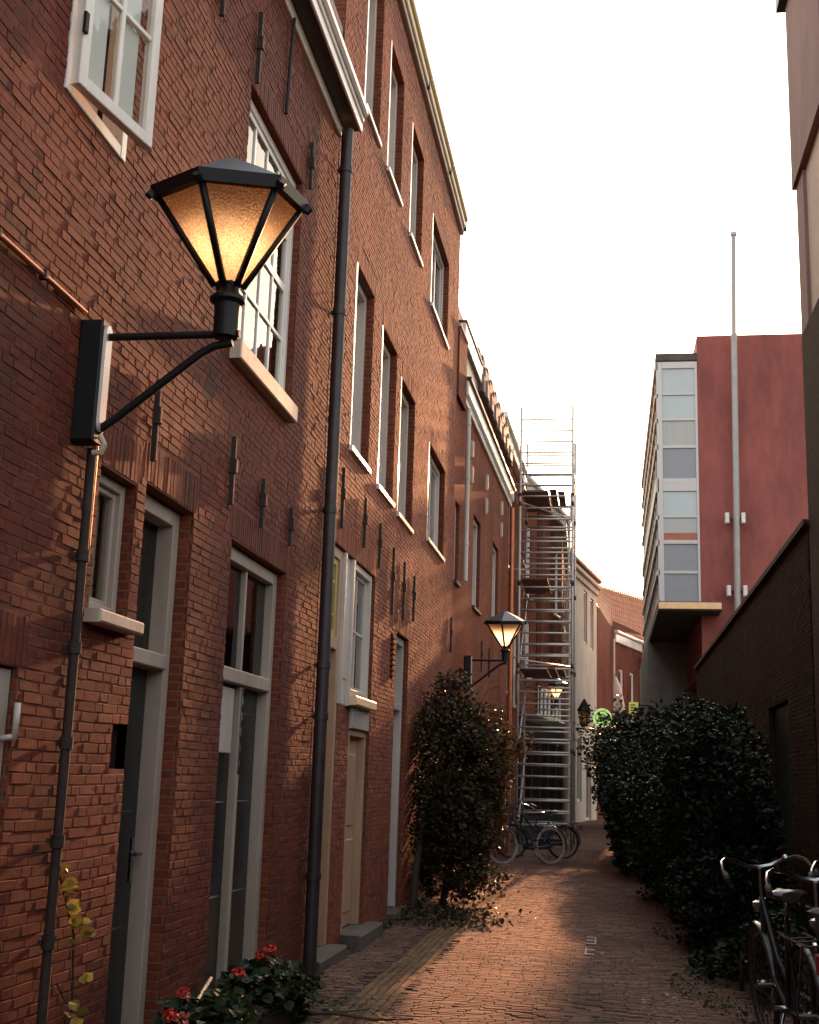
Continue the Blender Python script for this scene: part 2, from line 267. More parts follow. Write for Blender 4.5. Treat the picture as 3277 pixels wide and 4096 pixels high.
class MB:
    def __init__(s): s.V = []; s.F = []
    def add(s, V, F):
        k = len(s.V); s.V += [tuple(map(float, v)) for v in V]; s.F += [tuple(i + k for i in f) for f in F]; return s
    def box(s, F, u0, u1, v0, v1, d0, d1, ch=0.0):
        """box in facade coordinates; d grows into the wall (d0 < d1)"""
        if ch <= 0:
            c = [F.P(u, v, d) for d in (d1, d0) for v in (v0, v1) for u in (u0, u1)]
            s.add(c, [(0, 2, 3, 1), (4, 5, 7, 6), (0, 1, 5, 4), (2, 6, 7, 3), (0, 4, 6, 2), (1, 3, 7, 5)])
        else:
            V = []
            for d, k in ((d1, 0), (d0 + ch, 0), (d0, ch)):
                V += [F.P(u0 + k, v0 + k, d), F.P(u1 - k, v0 + k, d), F.P(u1 - k, v1 - k, d), F.P(u0 + k, v1 - k, d)]
            f = [(3, 2, 1, 0), (8, 9, 10, 11)]
            for a in (0, 4):
                for i in range(4):
                    j = (i + 1) % 4; f.append((a + i, a + j, a + 4 + j, a + 4 + i))
            s.add(V, f)
        return s
    def wbox(s, x0, x1, y0, y1, z0, z1, ch=0.0): return s.box(WORLD, x0, x1, z0, z1, y0, y1, ch)
    def tube(s, pts, r, n=8, closed=False, caps=True):
        P = [Vector(p) for p in pts]; m = len(P); rr = r if isinstance(r, (list, tuple)) else [r] * m
        V = []; up = None
        for i in range(m):
            if closed: t = (P[(i + 1) % m] - P[i - 1]).normalized()
            else: t = (P[min(i + 1, m - 1)] - P[max(i - 1, 0)]).normalized()
            if up is None or abs(up.dot(t)) > 0.98:
                up = Vector((0, 0, 1)) if abs(t.z) < 0.9 else Vector((1, 0, 0))
            a = (up - t * up.dot(t)).normalized(); b = t.cross(a); up = a
            for k in range(n):
                w = 2 * math.pi * k / n; V.append(P[i] + (a * math.cos(w) + b * math.sin(w)) * rr[i])
        F = []
        for i in range(m if closed else m - 1):
            j = (i + 1) % m
            for k in range(n):
                l = (k + 1) % n; F.append((i * n + k, i * n + l, j * n + l, j * n + k))
        if caps and not closed: F.append(tuple(range(n))[::-1]); F.append(tuple((m - 1) * n + k for k in range(n)))
        return s.add(V, F)
    def lathe(s, prof, c=(0, 0, 0), n=12, rot=0.0):
        V = []; F = []
        for r, z in prof:
            for k in range(n):
                w = rot + 2 * math.pi * k / n; V.append((c[0] + r * math.cos(w), c[1] + r * math.sin(w), c[2] + z))
        for i in range(len(prof) - 1):
            for k in range(n):
                l = (k + 1) % n; F.append((i * n + k, i * n + l, (i + 1) * n + l, (i + 1) * n + k))
        F.append(tuple(range(n))[::-1]); F.append(tuple((len(prof) - 1) * n + k for k in range(n)))
        return s.add(V, F)
    def torus(s, c, R_, r, ax='x', n=32, m=8):
        pts = []
        for i in range(n):
            w = 2 * math.pi * i / n; a, b = R_ * math.cos(w), R_ * math.sin(w)
            pts.append({'x': (c[0], c[1] + a, c[2] + b), 'y': (c[0] + a, c[1], c[2] + b), 'z': (c[0] + a, c[1] + b, c[2])}[ax])
        return s.tube(pts, r, m, closed=True)
    def build(s, name, mat, parent=None, smooth=False, kind=None, label=None):
        o0 = origin_of(parent) if parent is not None else Vector((0, 0, 0))
        V = np.array(s.V, dtype=np.float32) - np.array(o0, dtype=np.float32)
        me = raw_mesh(name, V, s.F, smooth=False)
        if smooth:
            import bmesh
            bm = bmesh.new(); bm.from_mesh(me); bmesh.ops.recalc_face_normals(bm, faces=bm.faces)
            for f in bm.faces: f.smooth = len(f.verts) == 4
            for e in bm.edges:
                if len(e.link_faces) == 2 and e.calc_face_angle(0) > 0.7: e.smooth = False
            bm.to_mesh(me); bm.free()
        return mesh_obj(name, me, mat, parent, kind, label)
def copy_tree(o, parent=None):
    c = o.copy(); C.objects.link(c)
    if parent is not None: c.parent = parent
    for ch in list(o.children): copy_tree(ch, c)
    return c

# ------------------------------------------------------------------ bricks
BF = np.array([(0, 1, 5, 4), (1, 2, 6, 5), (2, 3, 7, 6), (3, 0, 4, 7), (4, 5, 9, 8), (5, 6, 10, 9), (6, 7, 11, 10), (7, 4, 8, 11), (8, 9, 10, 11)], dtype=np.int32)
def brick_verts(F, rows, h, ch, rng, wob=None):
    """rows: (u0,u1,v0,v1) array -> (n,12,3) vertices; bricks stand h proud of the joint face"""
    A = np.array(rows, float); n = len(A)
    A = A + rng.normal(0, 0.0011, A.shape)
    dj = rng.normal(0, 0.0009, n)
    u0, u1, v0, v1 = A.T
    def P(u, v, d): return F.o + F.u * u[:, None] + F.z * v[:, None] - F.n * d[:, None]
    V = np.zeros((n, 12, 3)); z = np.zeros(n)
    for li, (k, d) in enumerate(((0, z + 0.012), (0, -h + ch + dj), (ch, -h + dj))):
        for ci, (u, v) in enumerate(((u0 + k, v0 + k), (u1 - k, v0 + k), (u1 - k, v1 - k), (u0 + k, v1 - k))):
            V[:, li * 4 + ci] = P(u, v, d)
    V[:, 4:] += rng.normal(0, 0.0008, (n, 8, 3))
    if wob is not None: V = wob(V)
    return V
def courses(u0, u1, v0, v1, holes, rng, course=0.0455, bh=0.0385, L=0.178, j=0.008, head=0.33):
    out = []; full = []; r = 0; v = v0
    while v + bh <= v1 + 1e-6:
        segs = [(u0, u1)]
        for (a, b, c, d) in holes:
            if c < v + bh * 0.6 and d > v + bh * 0.4:
                ns = []
                for s, e in segs:
                    if b <= s or a >= e: ns.append((s, e))
                    else:
                        if a - s > 0.03: ns.append((s, a))
                        if e - b > 0.03: ns.append((b, e))
                segs = ns
        u = u0 - (r % 2) * 0.046 - (r % 4 // 2) * 0.089 - L + rng.uniform(-0.006, 0.006)
        while u < u1:
            l = L if rng.random() > head else (L - j) / 2 + j
            for s, e in segs:
                a, b = max(u, s), min(u + l - j, e)
                if b - a > 0.025: out.append((a, b, v, v + bh)); full.append(l == L and b - a > L - j - 0.004)
            u += l
        v += course; r += 1
    return out, full
def brickwork(parent, F, rows, full, mat, seed, score=None, n_ind=300, h=0.0032, ch=0.0018, wob=None, tone_fn=None, base=(0.170, 0.039)):
    """the 300 that show largest become objects named brick, the rest one joined part"""
    rng = np.random.default_rng(seed); n = len(rows)
    tone = np.clip(rng.beta(4.5, 4.5, n) + rng.normal(0, 0.05, n), 0, 1)
    dk = rng.random(n) < 0.02; tone[dk] *= 0.3
    V = brick_verts(F, rows, h, ch, rng, wob)
    if tone_fn is not None: tone = tone_fn(tone, V[:, 8:].mean(1))
    pick = np.zeros(n, bool)
    if score is not None:
        sc = np.array([score(V[i, 8:].mean(0)) if full[i] else -1.0 for i in range(n)])
        idx = np.argsort(-sc)[:n_ind]; idx = idx[sc[idx] > 0]; pick[idx] = True
    o0 = np.array(origin_of(parent))
    rest = np.where(~pick)[0]
    if len(rest):
        VV = V[rest].reshape(-1, 3) - o0; FF = (BF[None] + (np.arange(len(rest)) * 12)[:, None, None]).reshape(-1, 4)
        mesh_obj('brickwork', raw_mesh('brickwork', VV, FF, np.repeat(tone[rest], 12)), mat, parent, 'stuff')
    if pick.any():
        var = []
        for k in range(12):
            w, hh = base
            vv = brick_verts(F, [(-w / 2, w / 2, -hh / 2, hh / 2)], h, ch, rng)[0] - F.o
            var.append(raw_mesh('brick', vv, BF.copy(), np.full(12, np.clip(0.06 + 0.9 * k / 11, 0, 1)))); var[-1].materials.append(mat)
        for i in np.where(pick)[0]:
            k = int(np.clip(round(tone[i] * 11 + rng.uniform(-0.6, 0.6)), 0, 11))
            p = np.array([rows[i][0] + rows[i][1], rows[i][2] + rows[i][3]]) / 2
            c = F.P(p[0], p[1], 0)
            if wob is not None: c = wob(c[None, None, :])[0, 0]
            o = bpy.data.objects.new('brick', var[k]); C.objects.link(o); o.parent = parent; o.location = c - o0 + F.n * rng.uniform(-0.001, 0.001)
def view_score(p):
    q = np.array([(CX @ Vector(p - np.array((0, 0, 1.5)))), CY @ Vector(p - np.array((0, 0, 1.5))), -(CZ @ Vector(p - np.array((0, 0, 1.5))))])
    if q[2] < 0.3: return -1
    x = q[0] / q[2] * 2602 / 862.5; y = q[1] / q[2] * 2602 / 1078
    if abs(x) > 0.99 or abs(y) > 0.99: return -1
    return 1.0 / q[2] * (abs(p[0]) / q[2] if abs(p[0]) > 1.8 else 1.5 / q[2])
def soldier(u0, u1, v0, v1, w=0.048):
    n = max(2, int(round((u1 - u0) / w))); s = (u1 - u0) / n
    return [(u0 + i * s + 0.004, u0 + (i + 1) * s - 0.004, v0, v1) for i in range(n)]
class Reveals:
    def __init__(s): s.l = []
    def new(s): s.l.append(MB())
    def add(s, V, F): s.l[-1].add(V, F)
    def build(s, name, mat, parent):
        for m in s.l: m.build(name, mat, parent)
def sheet(F, u0, u1, v0, v1, holes, depth=0.28, d=0.0):
    us = sorted({u0, u1, *[min(max(x, u0), u1) for h in holes for x in h[:2]]}); vv = sorted({v0, v1, *[min(max(x, v0), v1) for h in holes for x in h[2:]]})
    mb = MB()
    for i in range(len(us) - 1):
        for k in range(len(vv) - 1):
            a, b, c, e = us[i], us[i + 1], vv[k], vv[k + 1]; mu, mv = (a + b) / 2, (c + e) / 2
            if any(h[0] < mu < h[1] and h[2] < mv < h[3] for h in holes): continue
            mb.add([F.P(a, c, d), F.P(b, c, d), F.P(b, e, d), F.P(a, e, d)], [(0, 1, 2, 3)])
    rv = Reveals()
    for (a, b, c, e) in holes:
        q = [(a, c), (b, c), (b, e), (a, e)]; rv.new()
        for i in range(4):
            (x0, y0), (x1, y1) = q[i], q[(i + 1) % 4]
            rv.add([F.P(x0, y0, d), F.P(x1, y1, d), F.P(x1, y1, depth), F.P(x0, y0, depth)], [(3, 2, 1, 0)])
    return mb, rv
def frame_bars(mb, F, u0, u1, v0, v1, w, d0, d1, bottom=True, ch=0.004):
    mb.box(F, u0, u0 + w, v0, v1, d0, d1, ch); mb.box(F, u1 - w, u1, v0, v1, d0, d1, ch)
    mb.box(F, u0 + w, u1 - w, v1 - w, v1, d0 + 0.002, d1, ch)
    if bottom: mb.box(F, u0 + w, u1 - w, v0, v0 + w, d0 + 0.002, d1, ch)
def window(parent, F, u0, u1, v0, v1, mat, d=0.07, dep=0.11, w=0.06, cols=2, rows=2, mun=0.022, curtain=None, sill=None, glass='glass', sash=0.04, room=True, sill_out=0.06, sill_h=0.06, sill_ext=0.03, gd=None):
    mb = MB(); frame_bars(mb, F, u0 + 0.003, u1 - 0.003, v0 + 0.003, v1 - 0.003, w, d, d + dep)
    wobj = mb.build('window', mat, parent)
    g = gd if gd is not None else d + dep * 0.62
    a, b, c, e = u0 + w, u1 - w, v0 + w, v1 - w
    s = MB(); frame_bars(s, F, a + 0.002, b - 0.002, c + 0.002, e - 0.002, sash, g - 0.02, g + 0.02)
    a += sash; b -= sash; c += sash; e -= sash
    for i in range(1, cols): x = a + (b - a) * i / cols; s.box(F, x - mun / 2, x + mun / 2, c, e, g - 0.014, g + 0.012, 0.003)
    for k in range(1, rows):
        y = c + (e - c) * k / rows; t = mun / 2 if not (rows > 2 and k == rows // 2) else mun
        s.box(F, a, b, y - t, y + t, g - 0.016, g + 0.014, 0.003)
    s.build('sash', mat, wobj)
    for i in range(cols):
        for k in range(rows):
            x0, x1 = a + (b - a) * i / cols, a + (b - a) * (i + 1) / cols; y0, y1 = c + (e - c) * k / rows, c + (e - c) * (k + 1) / rows
            MB().box(F, x0, x1, y0, y1, g - 0.003, g + 0.003).build('pane', M[glass], wobj)
    if curtain:
        cm, f0, f1, h0 = curtain; q = MB(); n = 14
        V = []; x0 = a + (b - a) * f0; x1 = a + (b - a) * f1
        for i in range(n * 2 + 1):
            x = x0 + (x1 - x0) * i / (2 * n); dd = g + 0.06 + 0.018 * math.cos(i * math.pi) + 0.008 * math.sin(i * 1.7)
            V += [F.P(x, c + (e - c) * h0 - 0.02, dd), F.P(x, e + 0.03, dd)]
        q.add(V, [(2 * i, 2 * i + 2, 2 * i + 3, 2 * i + 1) for i in range(2 * n)])
        q.build('curtain', M[cm], wobj, smooth=False)
    if room: MB().box(F, u0 - 0.1, u1 + 0.1, v0 - 0.1, v1 + 0.1, d + dep + 0.28, d + dep + 0.30).build('interior', M['room'], wobj)
    if sill:
        MB().box(F, u0 - sill_ext, u1 + sill_ext, v0 - sill_h, v0 - 0.002, -sill_out, d + 0.02, 0.006).build('sill', M[sill], wobj)
    return wobj
def panel_leaf(mb, F, u0, u1, v0, v1, d, n=2, split=None):
    mb.box(F, u0, u1, v0, v1, d, d + 0.045, 0.003)
    H = (v1 - v0)
    for i in range(n):
        a = v0 + 0.12 + (H - 0.16) * i / n; b = v0 + (H - 0.16) * (i + 1) / n
        mb.box(F, u0 + 0.09, u1 - 0.09, a, b, d - 0.012, d - 0.0005, 0.008)
def anchor(parent, F, u, v0, v1, r=0.011):
    mb = MB(); m = (v0 + v1) / 2 + (v1 - v0) * 0.06
    mb.box(F, u - r, u + r, v0, v1, -0.042, -0.013, 0.004); mb.box(F, u - r * 1.7, u + r * 1.7, m - 0.045, m + 0.045, -0.055, -0.012, 0.006)
    return mb.build('wall_anchor', M['rust'], parent)

FL = Facade((-2.3, 0, 0), (0, 1, 0), (1, 0, 0))
rngL = np.random.default_rng(4)
def wob_left(V):
    V = V.copy(); y = V[..., 1]; z = V[..., 2]
    V[..., 2] = z + 0.010 * np.sin(y * 1.9 + z * 0.7) * np.exp(-z / 2.2) + 0.004 * np.sin(y * 3.1 + 1.3 * z)
    return V

# ------------------------------------------------------------------ ground and path
def und(x, y): return 0.012 * np.sin(x * 2.1 + 0.6) * np.sin(y * 0.9) + 0.010 * np.sin(y * 2.3 + x) - 0.03 * np.exp(-((x + 0.3) / 0.9) ** 2) + 0.02 + 0.012 * np.sin(x * 1.7 + y * 1.1) * np.sin(y * 0.47 + 1)
g = MB(); g.add([(-120, -60, -0.16), (120, -60, -0.16), (120, 260, -0.16), (-120, 260, -0.16)], [(0, 1, 2, 3)])
tag(g.build('ground', M['earth']), kind='structure')
path = thing('path', None, None, (0, 8, 0)); path['kind'] = 'structure'
PF = Facade((0, 0, 0), (1, 0, 0), (0, 0, 1)); PF.z = np.array((0, 1.0, 0))
xs = np.linspace(-2.6, 2.3, 36); ys = np.concatenate([np.linspace(-6, 23, 140), np.linspace(23.5, 75, 60)])
XX, YY = np.meshgrid(xs, ys); ZZ = und(XX, YY) - 0.007 + np.where(YY > 22.4, 0.006, 0)
idx = np.arange(XX.size).reshape(XX.shape)
FQ = np.stack([idx[:-1, :-1], idx[:-1, 1:], idx[1:, 1:], idx[1:, :-1]], -1)
near = (ys[:-1] < 22.5)
VV = np.stack([XX, YY, ZZ], -1).reshape(-1, 3) - np.array((0, 8, 0))
mesh_obj('joint_bed', raw_mesh('joint_bed', VV, FQ[near].reshape(-1, 4).copy(), smooth=True), M['joint'], path)
mesh_obj('far_paving', raw_mesh('far_paving', VV, FQ[~near].reshape(-1, 4).copy(), smooth=True), M['pavetex'], path)
def wob_path(V):
    V = V.copy(); V[..., 2] += und(V[..., 0], V[..., 1]) + 0.002 * np.sin(V[..., 0] * 9 + V[..., 1] * 7); V[..., 1] += 0.03 * np.sin(V[..., 0] * 1.3 + 0.4) + 0.012 * np.sin(V[..., 0] * 3.7 + V[..., 1] * 0.8) + 0.008 * np.sin(V[..., 0] * 8 + V[..., 1] * 2.1); return V
rp = np.random.default_rng(11); rows = []; full = []
v = 4.6; r = 0
while v < 22.5:
    u = -2.28 + (r % 2) * 0.1 + rp.uniform(-0.03, 0.03)
    while u < 2.0:
        l = 0.178 if rp.random() > 0.2 else 0.09
        if not (-1.76 < u + 0.1 < -1.42 and v > 6):
            if u < 0.9 or v < 9: rows.append((u, u + l - 0.006, v, v + 0.043)); full.append(l > 0.1)
        u += l
    v += 0.0485; r += 1
brickwork(path, PF, rows, full, M['pave'], 21, view_score, 300, h=0.004, ch=0.005, wob=wob_path, base=(0.172, 0.043))
rows = []
for k in range(5):
    v = 6.0 + rp.uniform(0, .1); u = -1.73 + k * 0.0575
    while v < 22.4: rows.append((u, u + 0.05, v, v + 0.172)); v += 0.178
brickwork(path, PF, rows, [False] * len(rows), M['band'], 22, None, h=0.007, ch=0.006, wob=wob_path)

# ------------------------------------------------------------------ near brick house on the left
H1 = thing('brick_house', 'old red brick house with iron wall anchors behind the big bracket lantern', 'house', (-2.3, 6, 0), 'brick houses along the alley')
holes1 = [(4.50, 5.18, 4.35, 6.05), (7.07, 8.48, 4.13, 5.93), (5.22, 5.67, 2.20, 2.87), (5.79, 6.53, -0.3, 2.92), (7.26, 8.60, -0.3, 2.92), (3.40, 4.60, -0.3, 1.88), (5.60, 5.79, 1.50, 1.72)]
s, rv = sheet(FL, -7, 9.62, -0.2, 7.9, holes1, 0.34)
s.build('wall', M['mortar'], H1); rv.build('reveal', M['btexX'], H1)
MB().wbox(-9.5, -2.66, -7, 9.60, -0.2, 7.86).build('house_body', M['room'], H1)
MB().wbox(-9.5, -2.31, -7.0, 9.61, 7.91, 8.0).build('roof', M['slate'], H1)
MB().wbox(-9.5, -2.302, -7.2, -7.0, -0.2, 8.0).build('end_wall', M['btexX'], H1)
sold = []
for (a, b, z0) in ((5.17, 5.72, 2.875), (5.74, 6.60, 2.925), (7.2, 8.68, 2.925), (3.7, 4.66, 1.885), (7.02, 8.55, 5.935)):
    sold += soldier(a, b, z0 + 0.004, z0 + 0.205)
hb = holes1 + [(5.17, 5.72, 2.87, 3.085), (5.74, 6.60, 2.92, 3.135), (7.2, 8.68, 2.92, 3.135), (3.7, 4.66, 1.88, 2.095), (7.02, 8.55, 5.93, 6.145)]
rows, full = courses(3.72, 9.60, -0.02, 6.92, hb, rngL)
def tone1(t, p):
    w = np.sin(p[:, 1] * 2.7) * np.sin(p[:, 2] * 1.9 + 1) * 0.10
    rp_ = ((p[:, 1] > 5.08) & (p[:, 1] < 5.75) & (p[:, 2] > 0.9) & (p[:, 2] < 2.15)) * 0.22 - ((p[:, 1] > 6.6) & (p[:, 1] < 7.2) & (p[:, 2] > 3.3) & (p[:, 2] < 4.0)) * 0.2
    return np.clip(t + w + rp_, 0, 1)
brickwork(H1, FL, rows + sold, full + [False] * len(sold), M['brick'], 5, view_score, 300, wob=wob_left, tone_fn=tone1)
# tall sash window
window(H1, FL, 7.07, 8.48, 4.13, 5.93, M['white'], d=0.05, dep=0.06, w=0.06, cols=4, rows=4, mun=0.03, sash=0.045, gd=0.085, curtain=('curtain', 0.0, 0.22, 0.0))
MB().box(FL, 6.98, 8.42, 4.00, 4.125, -0.075, 0.06, 0.008).build('sill', M['sill'], H1)
# small curtained window and its sill
window(H1, FL, 5.22, 5.67, 2.20, 2.87, M['beige'], d=0.055, dep=0.09, w=0.05, cols=1, rows=1, sash=0.03, gd=0.10, curtain=('curtain', 0.12, 0.95, 0.0))
MB().box(FL, 5.17, 5.70, 2.135, 2.195, -0.085, 0.05, 0.008).build('sill', M['sill'], H1)
# casement standing open
w = MB(); frame_bars(w, FL, 4.503, 5.177, 4.353, 6.047, 0.06, -0.012, 0.10); wo = w.build('window', M['white'], H1)
MB().box(FL, 4.4, 5.28, 4.25, 6.15, 0.33, 0.335).build('interior', M['room'], wo)
V = []
for i in range(25):
    u = 4.56 + 0.56 * i / 24; V += [FL.P(u, 4.4, 0.13 + 0.012 * (-1) ** i), FL.P(u, 6.0, 0.13 + 0.012 * (-1) ** i)]
MB().add(V, [(2 * i, 2 * i + 2, 2 * i + 3, 2 * i + 1) for i in range(24)]).build('curtain', M['curtain'], wo)
th = R(10.5); ca = Facade(FL.P(4.53, 0, -0.014), (math.sin(th), math.cos(th), 0), (math.cos(th), -math.sin(th), 0))
sm = MB(); frame_bars(sm, ca, 0.0, 0.60, 4.385, 6.02, 0.062, -0.045, 0.0)
sm.box(ca, 0.288, 0.316, 4.447, 5.958, -0.035, -0.005, 0.003)
for z in (4.93, 5.46): sm.box(ca, 0.062, 0.538, z - 0.012, z + 0.012, -0.033, -0.007, 0.003)
so = sm.build('casement', M['white'], H1)
for (a, b) in ((0.062, 0.288), (0.316, 0.538)):
    for (c, e) in ((4.447, 4.918), (4.942, 5.448), (5.472, 5.958)):
        MB().box(ca, a, b, c, e, -0.022, -0.017).build('pane', M['glass'], so)
        MB().box(ca, a + 0.002, b - 0.062, c + 0.002, e, -0.0035, -0.0015).build('sky_backing', M['sky_backing'], so)  # white sheet added behind each pane for the brightness of reflected sky
for z in (4.62, 5.75): MB().box(ca, -0.014, 0.012, z, z + 0.10, -0.062, -0.046, 0.003).build('hinge', M['iron'], so)
# door with transom light, bell niche beside it
fm = MB(); frame_bars(fm, FL, 5.80, 6.52, 0.12, 2.91, 0.085, 0.075, 0.20, bottom=False); fm.box(FL, 5.885, 6.435, 2.03, 2.11, 0.06, 0.20, 0.006)
fo = fm.build('door_frame', M['beige'], H1)
MB().box(FL, 5.885, 6.435, 2.11, 2.825, 0.17, 0.176).build('transom_pane', M['glassd'], fo)
MB().box(FL, 5.7, 6.6, 0, 3.0, 0.335, 0.338).build('interior', M['room'], fo)
dm = MB(); panel_leaf(dm, FL, 5.886, 6.434, 0.14, 2.028, 0.165, 3); do = dm.build('door', M['dark'], H1)
hm = MB(); hm.box(FL, 6.36, 6.40, 0.93, 1.15, 0.150, 0.1645, 0.004); hm.tube([FL.P(6.38, 1.07, 0.15), FL.P(6.38, 1.07, 0.105), FL.P(6.29, 1.07, 0.10)], 0.010); hm.build('handle', M['chrome'], do, smooth=True)
MB().box(FL, 5.72, 6.60, -0.05, 0.12, -0.06, 0.20, 0.01).build('doorstep', M['stone'], H1)
MB().box(FL, 5.60, 5.785, 1.50, 1.72, 0.045, 0.06).build('bell_niche', M['btexYd'], H1)
# double door with divided top light
fm = MB(); frame_bars(fm, FL, 7.27, 8.59, 0.16, 2.91, 0.085, 0.06, 0.19, bottom=False); fm.box(FL, 7.355, 8.505, 2.06, 2.15, 0.05, 0.19, 0.006); fm.box(FL, 7.90, 7.935, 2.15, 2.825, 0.085, 0.15, 0.004)
fo = fm.build('door_frame', M['beige'], H1)
for a, b in ((7.355, 7.90), (7.935, 8.505)): MB().box(FL, a, b, 2.15, 2.825, 0.12, 0.126).build('transom_pane', M['glassd'], fo)
MB().box(FL, 7.2, 8.7, 0, 3.0, 0.335, 0.338).build('interior', M['room'], fo)
dm = MB(); panel_leaf(dm, FL, 7.357, 7.93, 0.17, 2.056, 0.13, 3); do = dm.build('door', M['dark'], H1)
dm = MB(); panel_leaf(dm, FL, 7.95, 8.503, 0.17, 2.056, 0.135, 3); dm.build('door', M['dark'], H1)
bm_ = MB()
bm_.box(FL, 7.36, 7.80, 1.62, 2.03, 0.088, 0.112, 0.004); bm_.build('grey_board', M['grey'], do)
MB().box(FL, 7.905, 7.965, 0.17, 2.05, 0.075, 0.128, 0.005).build('meeting_stile', M['beige'], do)
MB().tube([FL.P(7.93, 2.04 - 0.05 * i, 0.066 + 0.005 * (i % 2)) for i in range(12)], 0.008).build('chain', M['chrome'], do)
MB().box(FL, 7.2, 8.66, -0.05, 0.16, -0.05, 0.19, 0.01).build('doorstep', M['stone'], H1)
# pale door at the near end
fm = MB(); frame_bars(fm, FL, 3.41, 4.59, 0.02, 1.87, 0.10, 0.02, 0.15, bottom=False); fo = fm.build('door_frame', M['beige'], H1)
dm = MB(); panel_leaf(dm, FL, 3.512, 4.488, 0.03, 1.768, 0.10, 3); do = dm.build('door', M['grey'], H1)
hm = MB(); hm.tube([FL.P(4.57, 1.74, -0.03), FL.P(4.57, 1.60, -0.03)], 0.013); hm.tube([FL.P(4.57, 1.61, -0.03), FL.P(4.56, 1.60, 0.03)], 0.012); hm.build('hinge_pin', M['grey'], do, smooth=True)
for (u, a, b) in ((5.79, 3.03, 3.46), (7.11, 3.10, 3.53), (7.80, 3.10, 3.43), (8.56, 3.12, 3.40), (7.11, 5.95, 6.47), (8.61, 5.95, 6.34), (6.34, 5.93, 6.5)): anchor(H1, FL, u, a, b)
# box gutter on mouldings
gm = MB(); gm.box(FL, 2, 9.60, 6.93, 7.03, -0.03, -0.001, 0.006); gm.build('frieze_board', M['white'], H1)
MB().box(FL, 2, 9.68, 7.031, 7.06, -0.165, 0.02, 0.003).build('gutter_soffit', M['darkbrown'], H1)
gm = MB(); gm.box(FL, 2, 9.70, 7.02, 7.11, -0.185, -0.166, 0.006); gm.box(FL, 2, 9.70, 7.11, 7.16, -0.20, -0.16, 0.008); gm.box(FL, 2, 9.70, 7.16, 7.25, -0.235, -0.15, 0.02); gm.build('gutter_fascia', M['white'], H1)
MB().box(FL, 2, 9.70, 7.062, 7.27, -0.15, 0.0).build('gutter_trough', M['zinc'], H1)

def downpipe(name, label, mat, F, u, v0, v1, r, off, brackets, group=None, top=None):
    t = thing(name, label, 'pipe', tuple(F.P(u, v0, -off)), group)
    mb = MB(); pts = [F.P(u, v0, -off), F.P(u, v1, -off)]
    if top is not None: pts += [F.P(u, v1 + 0.10, -off - top * 0.4), F.P(u, v1 + 0.22, -off - top)]
    mb.tube(pts, r, 12); mb.build('pipe', M[mat], t, smooth=True)
    for z in brackets:
        b = MB(); b.tube([F.P(u, z - 0.025, -off), F.P(u, z + 0.025, -off)], r + 0.008, 12); b.box(F, u - 0.012, u + 0.012, z - 0.012, z + 0.012, -off + r * 0.5, -0.008); b.build('bracket', M[mat], t, smooth=True)
    return t
downpipe('drainpipe', 'thick dark zinc drainpipe below the white cornice between the two tall houses', 'zinc', FL, 9.56, 0.0, 6.98, 0.052, 0.085, (0.75, 1.95, 2.35, 3.6, 5.3, 6.6))
downpipe('drainpipe', 'thin black pipe running down the wall beneath the big lantern bracket', 'rust', FL, 5.00, 0.0, 2.88, 0.021, 0.05, (0.35, 0.8, 1.2, 1.6, 2.0, 2.4))
t = thing('conduit', 'short copper conduit running down the brick beside the small curtained window', 'pipe', tuple(FL.P(5.09, 2.46, -0.03)))
MB().tube([FL.P(5.09, 2.46, -0.028), FL.P(5.09, 2.94, -0.028)], 0.012, 10).build('pipe', M['copper'], t, smooth=True)
t = thing('conduit', 'conduit coloured in its orange light running level along the brick wall into the lantern bracket', 'pipe', tuple(FL.P(4.5, 3.49, -0.03)))
MB().tube([FL.P(2.5, 3.47, -0.02), FL.P(4.87, 3.47, -0.02)], 0.013, 10).build('pipe', M['copper'], t, smooth=True)  # copper colour carries the orange light along this conduit
for u in (4.05, 4.45): MB().box(FL, u - 0.012, u + 0.012, 3.45, 3.49, -0.038, -0.005, 0.004).build('clip', M['rust'], t)
t = thing('cable', 'thin black cable dropping from the cornice to the head of the tall sash window', 'cable', tuple(FL.P(7.9, 6.2, -0.02)))
MB().tube([FL.P(7.86, 6.16, -0.02), FL.P(7.87, 6.6, -0.024), FL.P(7.86, 6.93, -0.04)], 0.013, 8).build('wire', M['rubber'], t, smooth=True)

# ------------------------------------------------------------------ tall second house
H2 = thing('brick_house', 'tall orange red brick house with deep grey windows beyond the dark drainpipe', 'house', (-2.3, 14, 0), 'brick houses along the alley')
lower = [(10.55, 11.45, 4.43, 6.2), (11.93, 12.86, 4.40, 6.1), (13.15, 14.22, 4.38, 5.95), (15.45, 17.1, 4.55, 5.82)]
upper = [(10.55, 11.36, 7.84, 9.55), (11.82, 12.70, 7.84, 9.33), (13.35, 14.3, 7.80, 9.22), (15.2, 16.95, 7.66, 8.93)]
holes2 = lower + upper + [(9.70, 12.05, -0.3, 3.46), (13.42, 14.28, -0.3, 3.08), (13.06, 13.22, 2.55, 3.02)]
s, rv = sheet(FL, 9.622, 18.2, -0.2, 10.3, holes2, 0.34)
s.build('wall', M['mortar'], H2); rv.build('reveal', M['btexX'], H2)
MB().wbox(-9.5, -2.66, 9.63, 18.19, -0.2, 10.28).build('house_body', M['room'], H2)
MB().wbox(-9.5, -2.31, 9.621, 18.20, 10.301, 10.4).build('roof', M['slate'], H2)
MB().wbox(-9.5, -2.303, 9.61, 9.621, 7.95, 10.4).build('end_wall', M['btexX'], H2)
MB().wbox(-9.5, -2.303, 18.191, 18.202, 7.4, 10.4).build('end_wall', M['btexX'], H2)
so2 = []; hb2 = list(holes2)
